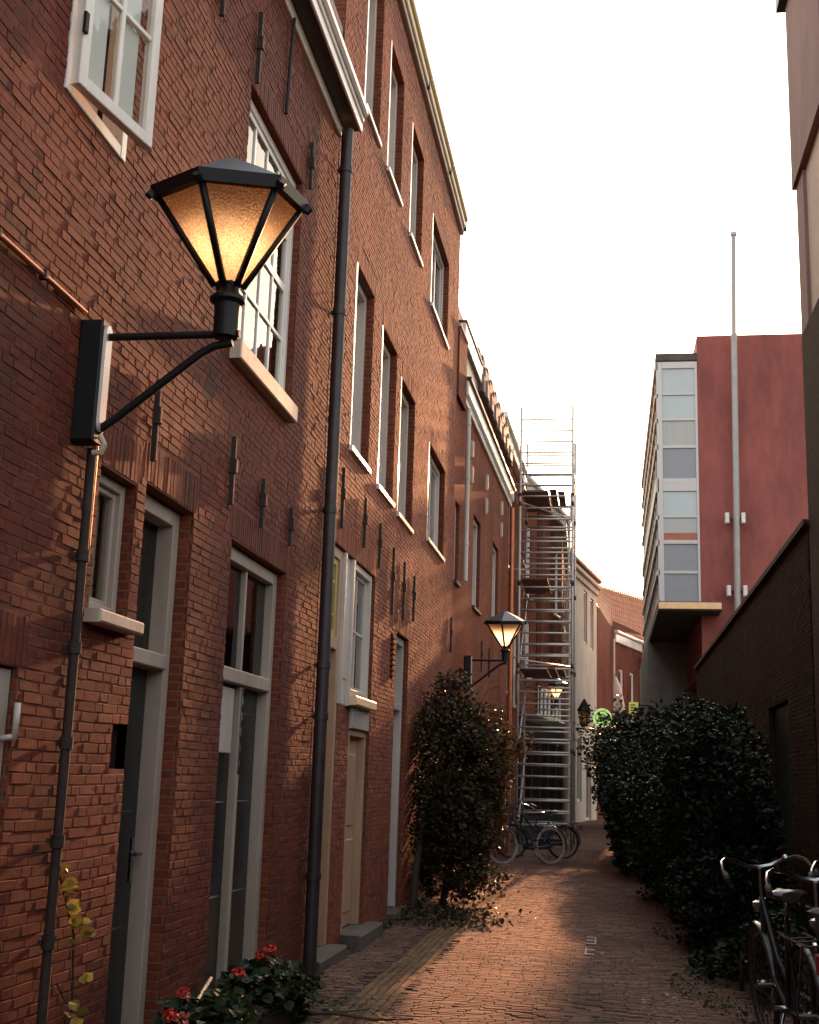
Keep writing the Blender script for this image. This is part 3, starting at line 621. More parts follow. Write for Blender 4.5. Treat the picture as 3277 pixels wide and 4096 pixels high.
for (a, b, c, e) in lower + upper + [(9.70, 12.05, 0, 3.46), (13.42, 14.28, 0, 3.08)]:
    so2 += soldier(a - 0.06, b + 0.06, e + 0.006, e + 0.207); hb2.append((a - 0.06, b + 0.06, e, e + 0.213))
rows, full = courses(9.63, 18.19, -0.02, 9.98, hb2, rngL)
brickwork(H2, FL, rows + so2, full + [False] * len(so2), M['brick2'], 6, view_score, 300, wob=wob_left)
for i, (a, b, c, e) in enumerate(lower + upper):
    wide = b - a > 1.4
    window(H2, FL, a, b, c, e, M['grey'], d=0.075, dep=0.13, w=0.07, cols=3 if wide else 1, rows=1 if wide else 2, mun=0.07 if wide else 0.03, gd=0.13 if wide else 0.17, curtain=('curtain', 0.0, 1.0, 0.35) if i in (0, 3) else None)
    jm = MB(); pf = [(a + 0.001, 0.074), (a + 0.001, -0.004), (a + 0.036, -0.004), (a + 0.056, -0.0026), (a + 0.056, 0.074)]
    jm.add([FL.P(u, c + 0.001, d) for u, d in pf] + [FL.P(u, e - 0.001, d) for u, d in pf], [(k, k + 1, k + 6, k + 5) for k in range(4)]); jm.build('front_jamb', M['gloss'], H2)
    MB().box(FL, a - 0.0, b + 0.0, c - 0.055, c - 0.002, -0.035, 0.075, 0.006).build('sill', M['white'], H2)
# shopfront: door, post and window under one head
fm = MB(); frame_bars(fm, FL, 9.705, 10.64, 0.12, 3.455, 0.09, 0.03, 0.19, bottom=False); fm.box(FL, 9.795, 10.55, 2.57, 2.68, 0.03, 0.19, 0.006); fo = fm.build('door_frame', M['tan'], H2)
fm = MB(); frame_bars(fm, FL, 9.80, 10.545, 2.685, 3.36, 0.05, 0.05, 0.10); fm.box(FL, 10.15, 10.175, 2.735, 3.31, 0.06, 0.09); fm.box(FL, 9.85, 10.495, 3.15, 3.175, 0.062, 0.088); fm.box(FL, 9.85, 10.495, 2.86, 2.885, 0.062, 0.088)
to = fm.build('transom_window', M['yellow'], H2)
for a, b in ((9.85, 10.15), (10.175, 10.495)): MB().box(FL, a, b, 2.735, 3.31, 0.072, 0.078).build('pane', M['glassd'], to)
dm = MB(); panel_leaf(dm, FL, 9.796, 10.549, 0.13, 2.565, 0.15, 3); do = dm.build('door', M['tan'], H2)
MB().tube([FL.P(9.88, 1.05, 0.15), FL.P(9.88, 1.05, 0.10), FL.P(9.96, 1.05, 0.095)], 0.012).build('handle', M['chrome'], do, smooth=True)
pm = MB(); pm.box(FL, 10.642, 11.06, 2.12, 3.455, 0.035, 0.15, 0.006); pm.box(FL, 10.72, 10.98, 2.35, 3.2, 0.022, 0.034, 0.006); pm.box(FL, 10.642, 10.70, 2.12, 3.455, -0.004, 0.034, 0.004); pm.box(FL, 11.0, 11.06, 2.12, 3.455, -0.004, 0.034, 0.004); pm.build('post_panel', M['grey'], H2)
window(H2, FL, 11.06, 12.0, 2.22, 3.455, M['grey'], d=0.02, dep=0.12, w=0.06, cols=2, rows=2, mun=0.03, gd=0.085, curtain=('curtain', 0.1, 0.55, 0.0))
MB().box(FL, 11.02, 12.03, 2.13, 2.215, -0.07, 0.03, 0.01).build('sill', M['cream'], H2)
MB().box(FL, 11.2, 12.03, 1.93, 2.125, 0.0, 0.10, 0.006).build('lintel_board', M['grey'], H2)
bm_ = MB(); bm_.box(FL, 10.642, 11.2, -0.1, 2.118, 0.03, 0.12); bm_.build('infill', M['mortar'], H2)
rows, full = courses(10.65, 11.19, 0.0, 2.1, [], rngL); F2 = Facade((-2.33, 0, 0), (0, 1, 0), (1, 0, 0))
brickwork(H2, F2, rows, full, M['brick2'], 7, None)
fm = MB(); frame_bars(fm, FL, 11.2, 12.04, 0.14, 1.928, 0.06, 0.03, 0.16, bottom=False); fm.build('door_frame', M['tan'], H2)
dm = MB(); panel_leaf(dm, FL, 11.262, 11.978, 0.15, 1.866, 0.10, 2); dm.build('door', M['tan'], H2)
fm = MB(); frame_bars(fm, FL, 13.43, 14.27, 0.1, 3.07, 0.08, 0.05, 0.17, bottom=False); fm.box(FL, 13.51, 14.19, 2.25, 2.33, 0.05, 0.17, 0.005); fo = fm.build('door_frame', M['grey'], H2)
MB().box(FL, 13.51, 14.19, 2.33, 2.99, 0.13, 0.136).build('transom_pane', M['glassd'], fo)
dm = MB(); panel_leaf(dm, FL, 13.512, 14.188, 0.1, 2.248, 0.13, 2); dm.build('door', M['grey'], H2)
MB().box(FL, 13.3, 14.4, -0.1, 3.1, 0.335, 0.338).build('interior', M['room'], H2)
MB().box(FL, 9.6, 12.2, -0.1, 3.6, 0.335, 0.338).build('interior', M['room'], H2)
MB().box(FL, 13.0, 13.3, 2.5, 3.1, 0.12, 0.122).build('vent_back', M['room'], H2)
for k in range(8):
    z = 2.565 + k * 0.057; MB().box(FL, 13.065, 13.215, z, z + 0.03, -0.035, 0.05, 0.004).build('vent_slat', M['btexX'], H2)
for (u, a, b) in ((10.27, 3.6, 4.14), (11.29, 3.62, 4.10), (12.1, 3.56, 4.02), (12.94, 3.2, 3.93), (13.68, 3.24, 3.9), (14.42, 3.32, 3.86), (18.02, 3.32, 3.84)): anchor(H2, FL, u, a, b, 0.013)
MB().box(FL, 9.66, 10.70, -0.05, 0.118, -0.14, 0.19, 0.015).build('doorstep', M['stone'], H2)
MB().box(FL, 11.15, 12.3, -0.05, 0.138, -0.16, 0.15, 0.015).build('doorstep', M['stone'], H2)
MB().box(FL, 13.38, 14.32, -0.05, 0.098, -0.08, 0.17, 0.015).build('doorstep', M['stone'], H2)
MB().box(FL, 9.63, 18.2, 9.985, 10.06, -0.06, -0.001, 0.01).build('frieze_board', M['beige'], H2)
u = 9.63
for l in (2.3, 2.1, 2.25, 1.95):
    gm = MB(); gm.box(FL, u, min(u + l - 0.03, 18.12), 10.065, 10.17, -0.09, -0.02, 0.012); gm.box(FL, u, min(u + l - 0.03, 18.12), 10.17, 10.25, -0.13, -0.02, 0.015); gm.build('gutter_section', M['cream'], H2); u += l
for u in (11.92, 14.02, 16.27, 18.2): MB().box(FL, u - 0.04, u + 0.0, 10.04, 10.26, -0.10, -0.022, 0.006).build('gutter_bracket', M['zinc'], H2)

# ------------------------------------------------------------------ third house, turning with the alley
def fac(p0, p1):
    d = np.array((p1[0] - p0[0], p1[1] - p0[1])); L = np.hypot(*d); d = d / L
    return Facade((p0[0], p0[1], 0), (d[0], d[1], 0), (d[1], -d[0], 0)), L
def fbody(mb, p0, p1, depth, z0, z1, out=0.30):
    F, L = fac(p0, p1); return mb.box(F, 0, L, z0, z1, out, depth)
F3, L3 = fac((-2.33, 18.22), (-2.16, 27.0))
H3 = thing('brick_house', 'brown brick house under a white cornice and tiled mansard behind the small lit bracket lantern', 'house', (-2.3, 22, 0), 'brick houses along the alley')
w3 = [(0.35, 0.85, 4.5, 5.75), (2.6, 3.6, 4.42, 6.02), (5.6, 6.7, 4.62, 6.12), (7.2, 7.9, 0, 2.3), (3.3, 4.1, 0, 2.25), (1.5, 2.5, 1.1, 2.7)]
s, rv = sheet(F3, 0, L3, -0.2, 8.0, w3, 0.30); s.build('wall', M['btexY'], H3); rv.build('reveal', M['btexX'], H3)
fbody(MB(), (-2.33, 18.22), (-2.16, 27.0), 6, -0.2, 7.98).build('house_body', M['room'], H3)
MB().box(F3, L3 - 0.02, L3, -0.2, 8.0, 0.002, 6).build('end_wall', M['btexX'], H3)
for k in range(3):
    a, b, c, e = w3[k]; window(H3, F3, a, b, c, e, M['grey'], d=0.06, dep=0.12, w=0.07, cols=1, rows=2, gd=0.15); MB().box(F3, a, b, c - 0.06, c - 0.002, -0.05, 0.06, 0.006).build('sill', M['darkbrown'], H3)
window(H3, F3, 1.5, 2.5, 1.1, 2.7, M['white'], d=0.05, dep=0.12, w=0.07, cols=2, rows=2)
for (a, b, c, e) in w3[3:5]:
    fm = MB(); frame_bars(fm, F3, a + .003, b - .003, c, e - .003, 0.08, 0.06, 0.18, bottom=False); fm.build('door_frame', M['beige'], H3)
    dm = MB(); panel_leaf(dm, F3, a + 0.085, b - 0.085, 0.05, e - 0.085, 0.14, 2); dm.build('door', M['darkbrown'], H3)
cm = MB(); cm.box(F3, 0.9, L3 + 0.05, 7.50, 7.62, -0.05, -0.001, 0.01); cm.box(F3, 0.9, L3 + 0.05, 7.622, 7.86, -0.10, -0.001, 0.02); cm.build('cornice', M['white'], H3)
MB().box(F3, 0.9, L3 + 0.05, 7.862, 7.93, -0.14, 0.1, 0.01).build('gutter', M['zinc'], H3)
MB().box(F3, 0.0, 0.88, 7.34, 8.46, -0.06, 0.6).build('corbelled_gable', M['btexX'], H3)
MB().box(F3, 0.0, 0.88, 8.462, 8.52, -0.08, 0.6, 0.01).build('coping', M['sill'], H3)
MB().box(F3, 0.89, L3, 7.94, 9.2, 0.12, 5.9).build('mansard', M['slate'], H3)
for r_ in range(3):
    for k in range(15):
        u = 3.2 + k * 0.372
        if u + 0.36 > L3: continue
        t_ = MB(); t_.box(F3, u, u + 0.362, 8.42 + r_ * 0.26, 8.74 + r_ * 0.26, -0.06 + r_ * 0.045 - 0.025 * (k % 2), 0.118, 0.02); t_.build('tile', M['slate'], H3)
MB().box(F3, 0.89, 3.15, 8.55, 8.86, -0.03, 0.118, 0.012).build('dormer_fascia', M['white'], H3)
MB().box(F3, 0.89, 3.15, 7.96, 8.54, 0.03, 0.118).build('dormer_cheek', M['darkbrown'], H3)
MB().box(F3, 0.91, 3.1, 8.862, 8.92, -0.05, 0.5, 0.01).build('dormer_roof', M['zinc'], H3)
downpipe('drainpipe', 'slim grey drainpipe on the brown brick house with the tiled mansard', 'grey', F3, 1.15, 4.6, 7.45, 0.04, 0.07, (5.2, 6.3, 7.2))
downpipe('drainpipe', 'rust red drainpipe at the far corner of the brown brick house beside the scaffold', 'copper', F3, L3 - 0.12, 0.0, 7.45, 0.05, 0.08, (1.5, 3.2, 5.0, 6.6))
for (u, zs) in ((2.0, (6.55, 7.0)), (4.2, (6.5, 6.95)), (6.9, (6.6, 7.05))):
    for z in zs: MB().box(F3, u - 0.03, u + 0.03, z - 0.15, z + 0.15, -0.06, -0.005, 0.02).build('wall_anchor', M['sill'], H3)  # pale colour on these anchors stands in for bright glints
for u in (3.9, 5.1): anchor(H3, F3, u, 3.4, 3.95, 0.015)

# ------------------------------------------------------------------ fourth house behind the scaffold
H4 = thing('brick_house', 'red brick house behind the scaffold tower with white window frames and black shopfront', 'house', (-2.2, 36, 0), 'brick houses along the alley')
for (p0, p1, ww) in (((-2.45, 27.05), (-2.32, 33.0), [(2.2, 3.3, 6.6, 8.6), (2.2, 3.3, 3.6, 5.6), (4.4, 5.4, 3.4, 5.4), (2.4, 3.6, 0.0, 2.5)]),
                     ((-2.32, 33.0), (-1.40, 38.5), [(0.45, 1.25, 6.5, 8.5), (4.2, 5.1, 6.5, 8.5), (0.45, 1.25, 4.3, 5.8)]),
                     ((-1.40, 38.5), (-1.60, 49.0), [(2, 3.2, 6.5, 8.6), (6, 7.2, 6.5, 8.6), (2, 3.2, 3.4, 5.4), (6, 7.2, 3.4, 5.4)])):
    F4, L4 = fac(p0, p1)
    s, rv = sheet(F4, 0, L4, -0.2, 9.7, ww, 0.22); s.build('wall', M['btexY'], H4); rv.build('reveal', M['btexX'], H4)
    fbody(MB(), p0, p1, 6, -0.2, 9.68, 0.66).build('house_body', M['room'], H4)
    for (a, b, c, e) in ww:
        window(H4, F4, a, b, c, e, M['white'], d=0.04, dep=0.12, w=0.08, cols=2, rows=2, mun=0.04, room=False)
        MB().box(F4, a - .05, b + .05, c - 0.08, c - 0.002, -0.06, 0.04, 0.01).build('sill', M['white'], H4)
    cm = MB(); cm.box(F4, 0.001, L4 - 0.001, 9.35, 9.62, -0.14, -0.001, 0.02); cm.box(F4, 0.001, L4 - 0.001, 9.622, 9.76, -0.22, 0.1, 0.02); cm.build('cornice', M['white'], H4)
    MB().box(F4, 0.002, L4 - 0.002, 9.70, 9.765, 0.11, 6.5).build('roof', M['slate'], H4)
    MB().box(F4, 0.01, L4 - 0.01, 9.77, 10.5, 0.5, 5.5, 0.2).build('roof_storey', M['tile'], H4)
F4, L4 = fac((-2.32, 33.0), (-1.40, 38.5))
for u in (2.0, 3.9): MB().box(F4, u, u + 0.45, 3.4, 9.34, -0.05, -0.001, 0.01).build('pilaster', M['brickdark'], H4)
MB().box(F4, 0.02, L4 - 0.02, 0.0, 3.05, -0.07, -0.001, 0.01).build('shopfront', M['dark'], H4)
MB().box(F4, 0.02, L4 - 0.02, 3.06, 3.3, -0.12, -0.001, 0.02).build('shop_fascia', M['darkbrown'], H4)
for k in range(6):
    u = 2.1 + 0.52 * k; tm = MB(); frame_bars(tm, F4, u, u + 0.48, 3.32, 4.15, 0.05, -0.06, -0.001); tw = tm.build('transom_window', M['white'], H4)
    MB().box(F4, u + 0.052, u + 0.428, 3.372, 4.098, -0.03, -0.02).build('pane', M['glassd'], tw)
for k in range(5): MB().box(F4, 0.3 + 1.05 * k, 1.2 + 1.05 * k, 0.7, 2.6, -0.085, -0.071, 0.004).build('shop_pane', M['glassd'], H4)

# ------------------------------------------------------------------ cream house, then the far house under the orange roof
F5, L5 = fac((-1.50, 49.1), (-0.48, 55.6))
H5 = thing('cream_house', 'cream stuccoed house with tall narrow windows just past the scaffold tower', 'house', (-0.9, 52, 0))
w5 = [(3.3, 4.15, 7.3, 9.55), (4.95, 5.8, 7.2, 9.45), (1.9, 2.9, 0.8, 3.4), (4.0, 5.2, 0, 2.8)]
s, rv = sheet(F5, 0, L5, -0.2, 10.3, w5, 0.3); s.build('wall', M['creamwall'], H5); rv.build('reveal', M['creamwall'], H5)
fbody(MB(), (-1.50, 49.1), (-0.48, 55.6), 7, -0.2, 10.28).build('house_body', M['room'], H5)
MB().box(F5, -0.02, 0.0, -0.2, 10.3, 0.0, 7).build('end_wall', M['creamwall'], H5)
MB().box(F5, L5, L5 + 0.02, -0.2, 10.3, 0.0, 7).build('end_wall', M['creamwall'], H5)
for (a, b, c, e) in w5: window(H5, F5, a, b, c, e, M['white'], d=0.06, dep=0.12, w=0.08, cols=1, rows=3 if c > 4 else 1, mun=0.05, glass='glassd')
cm = MB(); cm.box(F5, -0.05, L5 + 0.05, 9.75, 10.0, -0.10, -0.001, 0.02); cm.box(F5, -0.05, L5 + 0.08, 10.0, 10.2, -0.22, 0.0, 0.03); cm.build('cornice', M['creamwall'], H5)
MB().box(F5, -0.08, L5 + 0.1, 10.302, 10.48, -0.25, 6.9, 0.03).build('roof', M['tile'], H5)
H6 = thing('brick_house', 'low brick house with a sweeping orange pantile roof and white gutter closing the alley', 'house', (0.2, 60, 0), 'brick houses along the alley')
pA, pB, pC = (-0.58, 56.0), (0.26, 62.9), (1.78, 68.2)
FA, LA = fac(pA, pB); FB, LB = fac(pB, pC)
wa = MB(); wa.add([(pA[0], pA[1], -0.2), (pB[0], pB[1], -0.2), (pB[0], pB[1], 9.15), (pA[0], pA[1], 9.6)], [(0, 1, 2, 3)]); wa.build('wall', M['btexY'], H6)
w6 = [(1.15, 2.0, 3.9, 7.3), (3.2, 4.1, 3.9, 7.3)]
s, rv = sheet(FB, 0, LB, -0.2, 9.6, w6, 0.2); s.build('wall', M['btexX'], H6); rv.build('reveal', M['btexX'], H6)
for (a, b, c, e) in w6: window(H6, FB, a, b, c, e, M['white'], d=0.06, dep=0.1, w=0.12, cols=1, rows=2, mun=0.06, glass='glassd', room=False)
MB().box(FB, 0.0, LB, 3.0, 9.0, 0.5, 0.6).build('interior', M['room'], H6)
cm = MB(); cm.box(FB, 0.3, LB, 8.55, 9.0, -0.10, -0.001, 0.03); cm.box(FB, 0.25, LB + 0.1, 9.0, 9.15, -0.22, 0.0, 0.03); cm.build('gutter', M['white'], H6)
# sagging pantile roof: curved sheet carrying rows of real tiles
RE = [(-0.56, 56.5, 9.75), (0.13, 62.75, 9.20), (1.95, 68.4, 9.25)]; RR = [(-0.65, 66.0, 11.95), (0.25, 67.6, 11.9), (2.2, 72.0, 12.0)]
def lerp3(Q, s_):
    a, b, f = (Q[0], Q[1], s_ / 0.4) if s_ < 0.4 else (Q[1], Q[2], (s_ - 0.4) / 0.6)
    return np.array(a) * (1 - f) + np.array(b) * f
def roofp(s_, t_):
    a, b = lerp3(RE, s_), lerp3(RR, s_); return a + (b - a) * t_ - np.array((0, 0, 0.25 * math.sin(math.pi * t_)))
mb = MB(); NS, NT = 14, 6
V = [roofp(i / NS, k / NT) for i in range(NS + 1) for k in range(NT + 1)]
V = [v - np.array((0, 0, 0.06)) for v in V]
mb.add(V, [(i * (NT + 1) + k, (i + 1) * (NT + 1) + k, (i + 1) * (NT + 1) + k + 1, i * (NT + 1) + k + 1) for i in range(NS) for k in range(NT)])
mb.build('roof', M['tile'], H6)
for k in range(9):
    for i in range(30):
        s0, s1 = i / 30, (i + 1) / 30 - 0.002; t0, t1 = k / 9, (k + 1.2) / 9
        c = [roofp(s0, t0) + (0, 0, 0.05), roofp(s1, t0) + (0, 0, 0.05), roofp(s1, t1), roofp(s0, t1)]; m0 = (roofp((s0 + s1) / 2, t0) + (0, 0, 0.11)); m1 = roofp((s0 + s1) / 2, t1) + (0, 0, 0.05)
        c2 = [p - np.array((0, 0, 0.05)) for p in (c[0], c[1])]
        MB().add([*c, m0, m1, *c2], [(0, 4, 5, 3), (4, 1, 2, 5), (6, 4, 0), (6, 7, 4), (7, 1, 4)]).build('tile', M['tile'], H6)
downpipe('drainpipe', 'pale grey drainpipe in front of the low brick house with the orange roof', 'grey', FA, LA - 0.6, 3.0, 8.6, 0.07, 0.12, (4.5, 6.5, 8.3))
downpipe('drainpipe', 'copper drainpipe below the far end of the white gutter under the orange roof', 'copper', FB, LB - 0.35, 5.6, 8.3, 0.09, 0.16, (6.5, 7.8))
MB().wbox(-7, 8, 69, 76, -0.2, 9.4).build('rear_wing', M['btexX'], H6)

# ------------------------------------------------------------------ right side: house end, garden wall, red building
FR = Facade((1.9, 0, 0), (0, -1, 0), (-1, 0, 0))
HR = thing('rendered_house', 'mauve house end with overhanging upper storey and pale band at the right edge', 'house', (2.0, 10, 0))
MB().wbox(1.9, 8, 10.2, 12.0, -0.2, 5.88).build('lower_wall', M['btexYd'], HR)
MB().wbox(1.9, 2.2, -7, 10.2, -0.2, 3.6).build('yard_wall', M['btexYd'], HR)
MB().wbox(1.93, 8, 10.2, 11.99, 5.882, 7.47).build('pale_band', M['sand'], HR)
MB().wbox(1.90, 1.99, 11.55, 12.0, 5.884, 7.468, 0.03).build('corner_post', M['mauve'], HR)
MB().wbox(1.865, 8, 10.2, 12.05, 7.472, 9.75, 0.01).build('upper_storey', M['mauve'], HR)
MB().wbox(1.78, 8, 10.2, 12.12, 9.55, 9.85, 0.03).build('eaves_gutter', M['zinc'], HR)
GW = thing('garden_wall', 'high dark brown brick garden wall rising behind the dark evergreen shrubs', 'wall', (2.0, 20, 0))
holesR = [(-15.4, -13.75, -0.3, 2.45)]
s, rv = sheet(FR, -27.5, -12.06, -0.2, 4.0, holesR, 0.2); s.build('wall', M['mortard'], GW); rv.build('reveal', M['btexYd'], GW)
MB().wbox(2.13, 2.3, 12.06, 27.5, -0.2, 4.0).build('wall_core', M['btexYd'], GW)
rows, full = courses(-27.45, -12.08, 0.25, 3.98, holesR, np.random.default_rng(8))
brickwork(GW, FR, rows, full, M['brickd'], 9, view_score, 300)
for k in range(16): MB().wbox(1.86, 2.36, 12.07 + k * 0.965, 13.025 + k * 0.965, 4.002, 4.06, 0.015).build('coping_slab', M['copingdark'], GW)
for k in range(11): MB().box(FR, -15.39 + k * 0.149, -15.248 + k * 0.149, 0.02, 2.43, 0.06, 0.10, 0.006).build('gate_plank', M['dark'], GW)

RB = thing('red_building', 'tall dark red block with a stack of pale bay windows over a dark canopy', 'building', (4, 38, 0))
X0, X1, Y0 = 1.42, 2.58, 35.0
MB().wbox(2.585, 12, 35.02, 52, 4.6, 14.38).build('red_wall', M['redclad'], RB)
MB().wbox(3.05, 12, 37.5, 52, -0.2, 4.6).build('ground_floor', M['soffit'], RB)
MB().wbox(1.30, 3.05, 41.5, 52, -0.2, 6.15).build('grey_pier', M['concrete'], RB)
MB().wbox(X0 + 0.05, X1 - 0.01, 35.12, 50, 6.43, 13.6).build('bay_core', M['room'], RB)
MB().wbox(X0 - 0.02, X1 + 0.0, 34.98, 50.05, 13.62, 13.86, 0.02).build('bay_cap', M['stone'], RB)
FBY = Facade((0, 35.0, 0), (1, 0, 0), (0, -1, 0))
bf = MB(); bf.box(FBY, X0, X0 + 0.16, 6.46, 13.6, 0, 0.10, 0.01); bf.box(FBY, X1 - 0.07, X1, 6.46, 13.6, 0, 0.10, 0.01)
for z0, z1 in ((13.4, 13.6), (12.59, 12.64), (11.82, 11.88), (11.0, 11.08), (9.95, 10.10), (9.73, 9.95), (8.96, 9.0), (8.2, 8.31), (7.35, 7.43), (6.46, 6.54)):
    bf.box(FBY, X0 + 0.161, X1 - 0.071, z0, z1, 0.003 if z1 - z0 > .1 else 0.012, 0.10, 0.006)
bf.build('bay_window', M['bayframe'], RB)
for (z0, z1, m_) in ((12.64, 13.4, 'paleglass'), (11.88, 12.59, 'paleglass'), (11.08, 11.82, 'netglass'), (10.10, 11.0, 'panel'), (9.0, 9.73, 'paleglass'), (8.52, 8.96, 'netglass'), (8.31, 8.52, 'redglass'), (7.43, 8.2, 'panel'), (6.54, 7.35, 'panel')):
    MB().box(FBY, X0 + 0.161, X1 - 0.071, z0 + 0.001, z1 - 0.001, 0.05, 0.07).build('pane' if m_ != 'panel' else 'spandrel_panel', M[m_], RB)
FBX = Facade((X0, 0, 0), (0, -1, 0), (-1, 0, 0)); sf = MB()
for k in range(13): sf.box(FBX, -35.15 - k * 1.2, -35.02 - k * 1.2, 6.46, 13.6, 0.0, 0.08, 0.01)
for z0, z1 in ((13.35, 13.6), (12.5, 12.62), (11.75, 11.88), (10.95, 11.1), (9.7, 10.1), (8.9, 9.02), (8.15, 8.32), (7.3, 7.45), (6.46, 6.6)): sf.box(FBX, -50, -35.0, z0, z1, -0.05, 0.04, 0.01)
sf.build('side_frame', M['creamwall'], RB)
for k in range(12):
    for z0, z1, m_ in ((10.1, 13.35, 'netglass'), (6.6, 9.7, 'netglass')): MB().box(FBX, -36.21 - k * 1.2, -35.16 - k * 1.2, z0, z1, 0.05, 0.055).build('pane', M[m_], RB)
MB().wbox(1.36, 3.05, 34.0, 52, 6.17, 6.42, 0.01).build('canopy', M['soffit'], RB)
MB().wbox(1.37, 3.04, 33.96, 33.998, 6.21, 6.39, 0.008).build('canopy_edge', M['litedge'], RB)
RBF = Facade((0, 35.02, 0), (1, 0, 0), (0, -1, 0))
t = thing('vent_pipe', 'tall slim grey metal mast clamped to the red wall and rising above its roof', 'mast', (3.6, 34.72, 4.0))
mb = MB(); mb.tube([(3.5, 34.72, 3.9), (3.58, 34.72, 10.0), (3.62, 34.72, 14.3)], 0.09, 14); mb.build('lower_tube', M['mast'], t, smooth=True)
MB().tube([(3.62, 34.72, 14.3), (3.68, 34.72, 17.35)], 0.065, 12).build('upper_tube', M['mast'], t, smooth=True)
MB().tube([(3.68, 34.72, 17.35), (3.68, 34.72, 17.45)], 0.10, 12).build('cap', M['grey'], t, smooth=True)
for z in (8.87, 6.82):
    for dx in (-0.27, 0.17):
        MB().wbox(3.52 + dx, 3.63 + dx, 34.62, 34.83, z - 0.15, z + 0.15, 0.02).build('clamp', M['white'], t)
    MB().wbox(3.3, 3.75, 34.84, 34.9, z - 0.04, z + 0.04).build('clamp_bar', M['zinc'], t)

# ------------------------------------------------------------------ bracket lanterns
def lantern(label, power=12.0):
    """origin on the wall under the arm; arm reaches +X"""
    t = thing('bracket_lantern', label, 'lantern', (0, 0, 0), 'bracket lanterns on the left walls')
    b = MB(); b.wbox(0.0, 0.108, -0.05, 0.048, -0.50, 0.055, 0.008); b.build('wall_box', M['iron'], t)
    p = MB()
    prof = [(-0.05, -0.45), (-0.05, 0.02)]
    pts = [(0.036 * math.cos(a), 0.0 + 0.036 * math.sin(a)) for a in np.linspace(0, math.pi, 9)] + [(0.036 * math.cos(a), -0.42 + 0.036 * math.sin(a)) for a in np.linspace(math.pi, 2 * math.pi, 9)]
    n = len(pts); V = [(0.109, y, z) for y, z in pts] + [(0.122, y * 0.9, z) for y, z in pts]
    p.add(V, [tuple(range(n, 2 * n))] + [(i, (i + 1) % n, n + (i + 1) % n, n + i) for i in range(n)]); p.build('cover_plate', M['grey'], t)
    MB().tube([(0.118, 0, -0.47), (0.14, 0, -0.51), (0.125, 0, -0.545), (0.09, 0, -0.545)], 0.014, 8).build('hook', M['sill'], t, smooth=True)
    a = MB(); a.tube([(0.108, 0, -0.015), (0.72, 0, -0.015)], 0.0175, 10); a.build('arm', M['iron'], t, smooth=True)
    s_ = MB(); s_.tube([(0.09, 0, -0.455), (0.19, 0, -0.385), (0.44, 0, -0.185), (0.55, 0, -0.10), (0.61, 0, -0.068), (0.69, 0, -0.055)], 0.0185, 10); s_.build('brace', M['iron'], t, smooth=True)
    cx = 0.655
    c = MB(); c.lathe([(0.03, -0.035), (0.055, -0.03), (0.055, 0.09), (0.058, 0.12), (0.078, 0.135), (0.078, 0.15), (0.05, 0.175), (0.046, 0.20), (0.06, 0.215)], (cx, 0, 0), 18); c.build('collar', M['iron'], t, smooth=True)
    zb, zt, rb, rt = 0.205, 0.578, 0.055, 0.305; rot = R(-95)
    ct, st_ = math.cos(R(8)), math.sin(R(8))                          # the old head hangs a little crooked, nodding towards -Y
    def nod(m):
        m.V = [(x, y * ct - (z - zb) * st_, zb + (z - zb) * ct + y * st_) for x, y, z in m.V]; return m
    P = lambda k, r, z: (cx + r * math.cos(rot + k * math.pi / 3), r * math.sin(rot + k * math.pi / 3), z)
    for k in range(6):
        q = MB(); q.add([P(k, rb, zb), P(k + 1, rb, zb), P(k + 1, rt, zt), P(k, rt, zt)], [(0, 1, 2, 3)]); nod(q).build('glass_pane', M['amber'], t)
        nod(MB().tube([P(k, rb + 0.006, zb), P(k, rt + 0.006, zt)], 0.0165, 6)).build('strut', M['iron'], t, smooth=True)
    rm = MB()
    for r0, z0, r1, z1 in ((rt - 0.01, zt - 0.004, rt + 0.04, zt - 0.004), (rt + 0.04, zt - 0.004, rt + 0.045, zt + 0.05), (rt + 0.045, zt + 0.05, rt + 0.0, zt + 0.06)):
        V = [P(k, r0, z0) for k in range(6)] + [P(k, r1, z1) for k in range(6)]; rm.add(V, [(k, (k + 1) % 6, 6 + (k + 1) % 6, 6 + k) for k in range(6)])
    for k in range(6): rm.tube([P(k, rt + 0.03, zt + 0.0), P(k, rt + 0.052, zt + 0.02)], 0.022, 6)
    nod(rm).build('rim', M['iron'], t)
    rf = MB(); V = [P(k, rt + 0.042, zt + 0.046) for k in range(6)] + [P(k, 0.20, zt + 0.122) for k in range(6)] + [P(k, 0.05, zt + 0.192) for k in range(6)]
    rf.add(V, [(j * 6 + k, j * 6 + (k + 1) % 6, (j + 1) * 6 + (k + 1) % 6, (j + 1) * 6 + k) for j in range(2) for k in range(6)] + [tuple(range(12, 18))]); nod(rf).build('roof', M['lampgrey'], t)
    nod(MB().lathe([(0.045, zt + 0.193), (0.03, zt + 0.203)], (cx, 0, 0), 6)).build('finial', M['lampgrey'], t, smooth=True)
    MB().lathe([(0.016, zb + 0.01), (0.016, zb + 0.07)], (cx, 0, 0), 8).build('bulb_holder', M['white'], t)
    nod(MB().lathe([(0.012, zb + 0.27), (0.12, zb + 0.255), (0.12, zb + 0.261), (0.012, zb + 0.28)], (cx, 0, 0), 16)).build('reflector', M['white'], t)  # unseen disc added above the bulb to keep the upper panes dark
    ld = bpy.data.lights.new('lamp_light', 'POINT'); ld.energy = power; ld.color = (1.0, 0.66, 0.38); ld.shadow_soft_size = 0.06
    lo = bpy.data.objects.new('lamp_light', ld); C.objects.link(lo); lo.parent = t; lo.location = (cx, -0.03, zb + 0.21)
    return t
l1 = lantern('big black hexagonal lantern glowing amber on its arm close to the open casement', 1.05)
l2 = copy_tree(l1); l2['label'] = 'small distant hexagonal lantern above the olive bush on the brown brick house'
